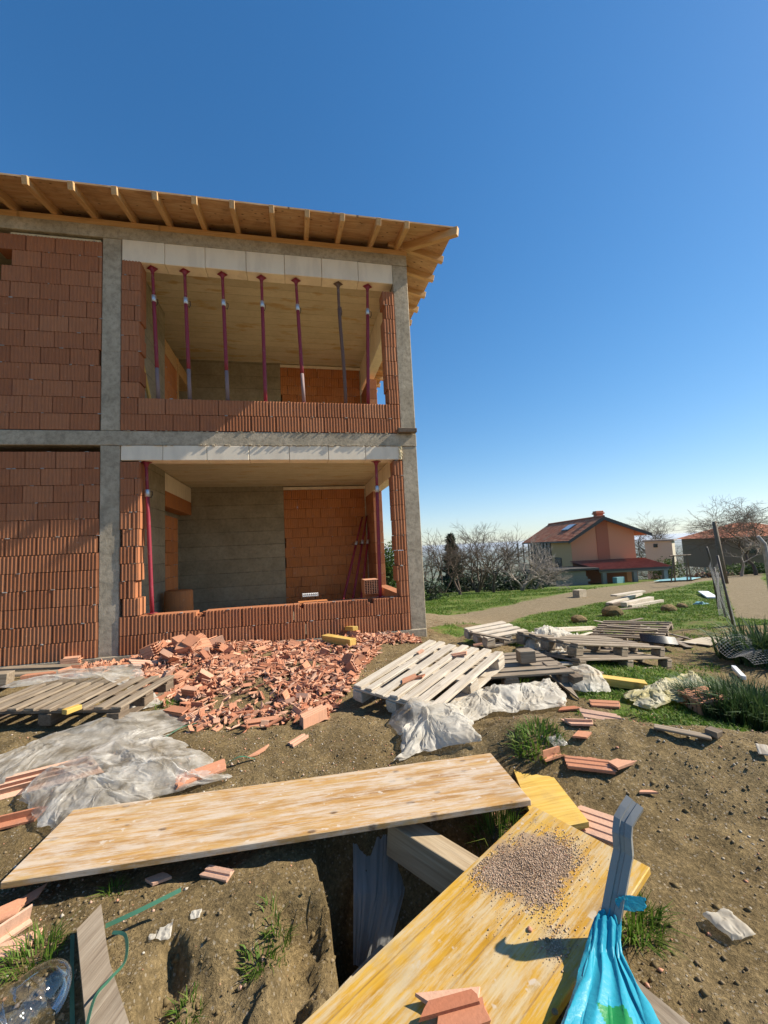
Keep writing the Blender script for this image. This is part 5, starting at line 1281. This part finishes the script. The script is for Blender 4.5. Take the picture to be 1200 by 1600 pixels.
def grow(r, h, spread=.6, levels=6, stems=1, r0=None, droop=0.0, up=.25, wob=.16, kids=(2, 3), trunk=.28):
    tr, cr = [], []
    def rec(p, d, L, rad, lv):
        n_ = 4 if lv > 1 else 3; q = p
        for k in range(n_):
            d2 = (d+Vector((r.gauss(0, wob), r.gauss(0, wob), r.gauss(0, wob)+up*.25*(1 if lv > 2 else .3)-droop))).normalized()
            e = q+d2*L/n_; ra = rad*(1-.35*k/n_); rb = rad*(1-.35*(k+1)/n_)
            (tr if lv >= levels-0 else cr).append((tuple(q), tuple(e), ra, rb)); q = e; d = d2
            if lv < levels and lv > 0 and r.random() < .55:
                sd = (d+Vector((r.gauss(0, 1), r.gauss(0, 1), r.gauss(.1, .6))).normalized()*spread*1.5).normalized(); rec(q, sd, L*r.uniform(.45, .7), rb*.6, max(lv-2, 0))
        if lv <= 0: return
        for _ in range(r.choice(kids)):
            sd = (d+Vector((r.gauss(0, 1), r.gauss(0, 1), r.gauss(0, .5))).normalized()*spread*r.uniform(.6, 1.2)).normalized()
            rec(q, sd, L*r.uniform(.62, .9), rad*.65*r.uniform(.75, 1), lv-1)
    for s_ in range(stems):
        a = r.uniform(0, 6.28); d = Vector((math.cos(a)*.45*(stems > 1), math.sin(a)*.45*(stems > 1), 1)).normalized()
        rec(Vector((0, 0, -.1)), d, h*trunk, r0 or h*.022, levels)
    zmax = max(s[1][2] for s in cr); f = h/zmax
    sc = lambda L: [(tuple(np.array(a)*f), tuple(np.array(b)*f), max(ra, .006), max(rb, .005)) for a, b, ra, rb in L]
    return sc(tr), sc(cr)
def bare_tree(label, px, F, top, seed, mat=BARK, group='bare trees', wide=1.7, **k):
    l, zt_ = pl(px, top, F); g_ = ground(l, F); r = random.Random(seed); tr, cr = grow(r, zt_-g_.z, **k)
    t = thing('bare_tree', label, 'tree', loc=g_, group=group)
    if F > 36: t.scale = (wide, wide, 1)
    link('trunk', seg_mesh('trunk', tr, mat, 6), t); link('crown', seg_mesh('crown', cr, mat, 3), t)
    return t
bt_ = [('bare bushy tree just right of the unfinished house wall', 668, 27, 828, 1), ('bare twiggy tree left of the dark conifer', 688, 30, 822, 2), ('wide bare tree right of the dark conifer, the tallest of the row', 738, 28, 806, 3),
       ('dense bare shrub like tree in front of the wide one', 765, 25, 834, 4), ('pale branched tangled tree left of the orange house balcony', 808, 26, 836, 5), ('low pale tangle of branches in front of the garage wall', 830, 27, 862, 6),
       ('low bare thicket tree at the foot of the dark conifer', 715, 24, 846, 7), ('bare young tree between the tall tree and the pale tangle', 785, 32, 830, 8)]
for i, (lab, px, F, top, sd) in enumerate(bt_):
    bare_tree(lab, px, F, top, sd, BARK2 if i in (4, 5) else BARK, spread=.75, levels=5, stems=2+(i % 3), up=.15, kids=(2, 3), r0=.085)
bare_tree('large bare tree behind the orange house and shed', 1008, 55, 798, 21, BARK, spread=.66, levels=7, r0=.17, up=.1, kids=(2, 3))
bare_tree('tall bare tree in front of the brown roofed house', 1168, 40, 776, 22, BARK, spread=.65, levels=7, r0=.11, up=.1)
bare_tree('bare tree at the right edge leaning over the brown roof', 1203, 42, 770, 23, BARK, spread=.6, levels=7, r0=.11, up=.1)
bare_tree('small pale bare tree below the brown roof', 1148, 38, 832, 24, BARK2, spread=.8, levels=5, r0=.09)
bare_tree('thin bare tree just right of the leaning utility pole', 1138, 46, 792, 25, BARK, spread=.6, levels=7, r0=.11, up=.1)
for i, (px, F, top) in enumerate(((1082, 75, 846), (1097, 80, 842), (1074, 85, 849), (1108, 70, 846), (640, 60, 846))):
    bare_tree(('far bare tree right behind the shed', 'far bare tree left of the leaning pole, slightly taller', 'far low bare tree against the haze beside the shed', 'far bare tree directly behind the fence top', 'far bare tree at the house corner')[i], px, F, top, 60+i, BARK, spread=.7, levels=5, stems=3, r0=.12)
def leaf_cloud(name, label, cat, c, rad, n, size, mat, seed, parent=None, shape='ball', group=None):
    g = np.random.default_rng(seed); P = []
    u = g.normal(size=(n, 3)); u /= np.linalg.norm(u, axis=1, keepdims=True); rr_ = g.random(n)**.45
    lump_ = 1+.35*(fbm(u[:, 0]*2.2+seed, u[:, 1]*2.2+u[:, 2]*2, seed, 3))*1.6
    P = u*(rr_*lump_)[:, None]*np.array(rad)
    if shape == 'cone':
        z = g.random(n)**1.4; th = g.random(n)*6.28; w = (1-z)*(.55+.45*g.random(n))*(1+.35*np.sin(z*38))+.03
        P = np.stack([np.cos(th)*w*rad[0], np.sin(th)*w*rad[1], z*rad[2]], -1)
    keep = vnoise(P[:, 0]/rad[0]*3+5, P[:, 1]/rad[1]*3+P[:, 2]/rad[2]*3, seed+9) > .28; P = P[keep]; n = len(P)
    d = g.normal(size=(n, 3)); d[:, 2] = np.abs(d[:, 2])*.6; d /= np.linalg.norm(d, axis=1, keepdims=True); s = g.normal(size=(n, 3)); s = np.cross(d, s); s /= np.linalg.norm(s, axis=1, keepdims=True)
    sz = size*(.6+.8*g.random((n, 1))); A = P-s*sz*.22; B = P+s*sz*.22; C_ = P+d*sz
    V = np.stack([A, B, C_], 1).reshape(-1, 3); Fc = np.arange(3*n).reshape(-1, 3)
    return link(name, np_mesh(name, V, Fc, mat, g.random(n)), parent)
l, zt_ = pl(703, 829, 32); g_ = ground(l, 32); cf = thing('conifer', 'dark green pointed conifer among the bare trees', 'tree', loc=g_)
leaf_cloud('crown', None, None, None, (1.0, 1.0, zt_-g_.z), 5000, .28, CONIF, 4, cf, 'cone')
m = MB(); m.tube([(0, 0, -.2), (0, 0, zt_-g_.z-.3)], [.12, .02], 8); m.build('trunk', BARK, cf)
def bush(label, px, py, F, rad, n, size, seed, mat=BUSHM, cat='bush', dz=.3):
    g_ = hit(px, py) if F is None else ground(pl(px, py, F)[0], F)
    t = thing('bush', label, cat, loc=g_); o = leaf_cloud('foliage', None, None, None, rad, n, size, mat, seed, t); o.location.z = rad[2]*dz
    r = random.Random(seed); tr, cr = grow(r, rad[2]*1.2, levels=3, stems=4, r0=.02); link('stems', seg_mesh('stems', tr+cr, BARK, 4), t); return t
bush('green leafy shrub seen through the ground floor side window', 606, 880, 20, (.8, .8, 1.6), 3500, .16, 31, dz=.8)
bush('dark evergreen shrub behind the bare thicket', 745, 905, 34, (3.2, 1.0, 1.1), 3500, .25, 32, CONIF, dz=.5)
bush('low dark shrub at the foot of the pale tangled tree', 800, 905, 30, (2.4, 1.0, .9), 2600, .22, 33, CONIF, dz=.4)
bush('rounded green bush behind the porch roof', 1035, 872, 42, (1.9, 1.2, 1.2), 2600, .2, 34, dz=.7)
bush('dark hedge like bush in front of the brown roofed house', 1165, 876, 44, (5.0, .8, .7), 3000, .25, 35, BUSHM, dz=.5)
bush('dark bush at the foot of the leaning utility pole', 1100, 880, 60, (5, 1, 1.6), 3000, .35, 36, CONIF, dz=.5)
bush('dark shrub against the house corner in the grass', 672, 915, 22, (.9, .7, .7), 1500, .14, 37, CONIF, dz=.5)
def blades(P, hgt, wid, lean, seed, yawdir=None, curve=.5):
    g = np.random.default_rng(seed); n_ = len(P); th = g.random(n_)*6.28 if yawdir is None else yawdir
    d = np.stack([np.cos(th), np.sin(th), np.zeros(n_)], -1); s = np.stack([-np.sin(th+g.normal(size=n_)*.6), np.cos(th), np.zeros(n_)], -1)
    h = (hgt*(.55+.8*g.random(n_)))[:, None]; w = (wid*(.7+.6*g.random(n_)))[:, None]; ln = (lean*g.random(n_))[:, None]
    up = np.array([[0, 0, 1.]]); m1 = P+up*h*.55+d*h*ln*.35; tp_ = P+up*h*(1-.35*ln)+d*h*ln*(1+curve)
    V = np.stack([P-s*w/2, P+s*w/2, m1+s*w*.38, m1-s*w*.38, tp_], 1).reshape(-1, 3); b = 5*np.arange(n_)[:, None]
    T = np.concatenate([b+np.array([[0, 1, 2]]), b+np.array([[0, 2, 3]]), b+np.array([[3, 2, 4]])], 1).reshape(-1, 3)
    return V, T, np.repeat(np.clip(g.normal(.4, .25, n_), 0, 1), 3)
def plant(name, label, cat, px, py, n_, rad, hgt, wid, lean, mat, seed, curve=.5):
    q = hit(px, py); g = np.random.default_rng(seed); th = g.random(n_)*6.28; r_ = rad*np.sqrt(g.random(n_))
    x = q.x+np.cos(th)*r_; y = q.y+np.sin(th)*r_; P = np.stack([x, y, Hf(x, y)-.01], -1)-np.array(q)
    V, T, tt = blades(P, np.full(n_, hgt)*(1-.35*(r_/rad)**2), wid, lean, seed, th+g.normal(size=n_)*.5, curve)
    o = link(name, np_mesh(name, V, T, mat, tt)); o.location = q; return tag(o, label, cat)
plant('sword_leaf_bush', 'dark clump of sword shaped leaves at the right edge below the path', 'bush', 1196, 1030, 420, .55, .55, .035, .7, IRISM, 41)
plant('grass_mound', 'big mound of tall dark grass at the right edge behind the soil mound', 'plant', 1178, 1122, 3000, .5, .27, .012, .8, IRISM, 42)
plant('grass_tuft', 'bright green grass tuft beside the white film and the mound', 'plant', 840, 1160, 300, .15, .085, .008, .9, GRASSM, 43)
plant('grass_tuft', 'smaller grass tuft under the right corner of the big pale pallet', 'plant', 808, 1078, 200, .14, .13, .008, .9, GRASSM, 44)
plant('grass_tuft', 'grass tuft growing right of the blue bag beside the panel corner', 'plant', 990, 1450, 300, .10, .10, .005, 1.0, GRASSM, 45)
plant('weed', 'weed growing on the cut bank of the pit left of the hanging film', 'plant', 410, 1500, 110, .07, .06, .005, 1.1, GRASSM, 46)
plant('weed', 'weed low on the pit bank near the bottom edge', 'plant', 295, 1575, 60, .04, .06, .005, 1.1, GRASSM, 47)
plant('weed', 'tall thin weed at the top of the pit bank in front of the panel shadow', 'plant', 432, 1440, 70, .05, .07, .005, .9, GRASSM, 48)
plant('weed', 'grass weed above the clear bottle', 'plant', 55, 1500, 150, .08, .09, .005, 1.1, GRASSM, 49)
plant('weed', 'small weed on bare soil between long panel and strap', 'plant', 180, 1395, 60, .05, .05, .005, 1.1, GRASSM, 50)
plant('grass_tuft', 'grass tuft in the shade between the two large panels', 'plant', 775, 1305, 180, .12, .14, .005, .8, GRASSM, 51)
plant('weed', 'small weed at the edge of the rubble near the left film', 'plant', 262, 1103, 130, .12, .07, .006, 1.1, GRASSM, 52)
# grass cover: blades over the grassy parts of the ground
g = np.random.default_rng(77); GP = []
F_ = 2.0+24*g.random(420000)**1.25; L_ = (g.random(420000)*1.75-.75)*F_*1.0
x = CAM.x+RH.x*L_+FH.x*F_; y = CAM.y+RH.y*L_+FH.y*F_
gm2, rd2 = masks(x, y); dn = fbm(x*2.2, y*2.2, 15, 3)
ok = (gm2*(1-rd2) > .45+g.random(len(x))*.4-.5*dn) & ~((x < 2.3) & (y > -.3)) & (x > .0)
x, y, F_ = x[ok], y[ok], F_[ok]
P = np.stack([x, y, Hf(x, y)-.01], -1); hg = (.030+.040*np.clip(fbm(x*1.5, y*1.5, 18, 3)+.3, 0, 1))*(1+.02*F_)
V, T, tt = blades(P, hg, .006+.0011*F_, 1.0, 78)
tag(link('grass', np_mesh('grass', V, T, GRASSM, tt)), kind='stuff')
# pebbles and clods over the bare ground
n_ = 150000; F_ = .9+8.5*g.random(n_)**1.3; L_ = (g.random(n_)*2.2-1.05)*F_
x = CAM.x+RH.x*L_+FH.x*F_; y = CAM.y+RH.y*L_+FH.y*F_
ok = ~((y > -.05) & (x < 2.2)); x, y = x[ok], y[ok]; cl = vnoise(x*2, y*2, 99) > g.random(len(x))*.9; x, y = x[cl], y[cl]
rad = .0018+.009*g.random(len(x))**10
CL = NT('soil_clod', .95, .1); CLM = CL.color(CL.mix(CL.noise(CL.pos(), 30, 4), (.11, .078, .036, 1), (.21, .155, .078, 1)))
nc = 9000; xc = np.concatenate([g.uniform(-1.3, .9, nc//2), g.uniform(1.0, 3.4, nc//2)]); yc = np.concatenate([g.uniform(-5.7, -4.3, nc//2), g.uniform(-5.6, -3.4, nc//2)])
kc = vnoise(xc*2.7, yc*2.7, 123)*.6+.5*pitmask(xc, yc)[1] > .25+.45*g.random(nc); xc, yc = xc[kc], yc[kc]
stones('soil_clods', np.stack([xc, yc, Hf(xc, yc)], -1), .003+.016*g.random(len(xc))**6, CLM, 14)
xh = g.normal(.25, .45, 1500); yh = g.normal(-2.1, .4, 1500); kk = vnoise(xh*2.4, yh*2.4, 140) > .45; xh, yh = xh[kk], yh[kk]
x = np.concatenate([x, xh]); y = np.concatenate([y, yh]); rad = np.concatenate([rad, .004+.010*g.random(len(xh))])
stones('pebbles', np.stack([x, y, Hf(x, y)+rad*.2], -1), rad, STONE, 12)
# soil clods at the edge of the road
for k, (px, py, s) in enumerate(((958, 962, .28), (1045, 955, .22), (1066, 950, .16), (905, 972, .2))):
    stone(('dark earth clod left of the timber pile', 'dark earth clod right of the timber pile in the grass', 'smaller dark clod right of the timber pile', 'flat dark clod in the grass between house corner and timber pile')[k], px, py, s, EARTH)
# ------------------------------------------------------------------ haze
hm = bpy.data.materials.new('haze_air'); hm.use_nodes = True; hn = hm.node_tree; hn.nodes.remove(hn.nodes['Principled BSDF'])
pv = hn.nodes.new('ShaderNodeVolumePrincipled'); pv.inputs['Color'].default_value = (.80, .88, 1, 1); pv.inputs['Density'].default_value = .00010; pv.inputs['Anisotropy'].default_value = .3
hn.links.new(pv.outputs[0], hn.nodes['Material Output'].inputs['Volume'])
m = MB(); m.span(-26000, 26000, -26000, 26000, float(ZZ.min())-2, 16); tag(m.build('haze', hm), kind='stuff')
# ------------------------------------------------------------------ light and sky
w = bpy.data.worlds.new('World'); SC.world = w; w.use_nodes = True
nt = w.node_tree; bg = nt.nodes['Background']; sky = nt.nodes.new('ShaderNodeTexSky'); sky.sky_type = 'NISHITA'; sky.sun_disc = False
sky.sun_elevation = math.asin(SUN.z); sky.sun_rotation = math.atan2(SUN.x, SUN.y)
sky.altitude = 200; sky.air_density = 1.0; sky.dust_density = .2; sky.ozone_density = 3.0
hs = nt.nodes.new('ShaderNodeHueSaturation'); hs.inputs['Saturation'].default_value = 1.27; hs.inputs['Hue'].default_value = .5
nt.links.new(sky.outputs[0], hs.inputs['Color']); mx = nt.nodes.new('ShaderNodeMix'); mx.data_type = 'RGBA'; mx.blend_type = 'MULTIPLY'; mx.inputs[0].default_value = 1; mx.inputs[7].default_value = (.97, 1.01, 1.05, 1)
nt.links.new(hs.outputs[0], mx.inputs[6])
def vm(op, a, b):
    n_ = nt.nodes.new('ShaderNodeVectorMath'); n_.operation = op
    for k_, v_ in enumerate((a, b)):
        if isinstance(v_, bpy.types.NodeSocket): nt.links.new(v_, n_.inputs[k_])
        else: n_.inputs[k_].default_value = v_
    return n_.outputs[0]
# soft shoulder: the real sky near the skyline is hardly brighter than its middle
sh_ = vm('DIVIDE', mx.outputs[2], vm('ADD', vm('MULTIPLY', mx.outputs[2], (.085, .075, .06)), (1, 1, 1)))
nt.links.new(sh_, bg.inputs['Color']); bg.inputs['Strength'].default_value = .112
sd = bpy.data.lights.new('sun', 'SUN'); sd.energy = 5.0; sd.angle = R(.5); sd.color = (1, .91, .77)
so = bpy.data.objects.new('sun', sd); COL.objects.link(so); so.rotation_euler = SUN.to_track_quat('Z', 'Y').to_euler()
SC.view_settings.view_transform = 'Standard'; SC.view_settings.look = 'None'; SC.view_settings.exposure = .82; SC.view_settings.gamma = 1
SC.render.engine = 'CYCLES'
SC.cycles.max_bounces = 8; SC.cycles.diffuse_bounces = 5; SC.cycles.transparent_max_bounces = 24
SC.cycles.use_denoising = True; SC.cycles.sample_clamp_indirect = 6
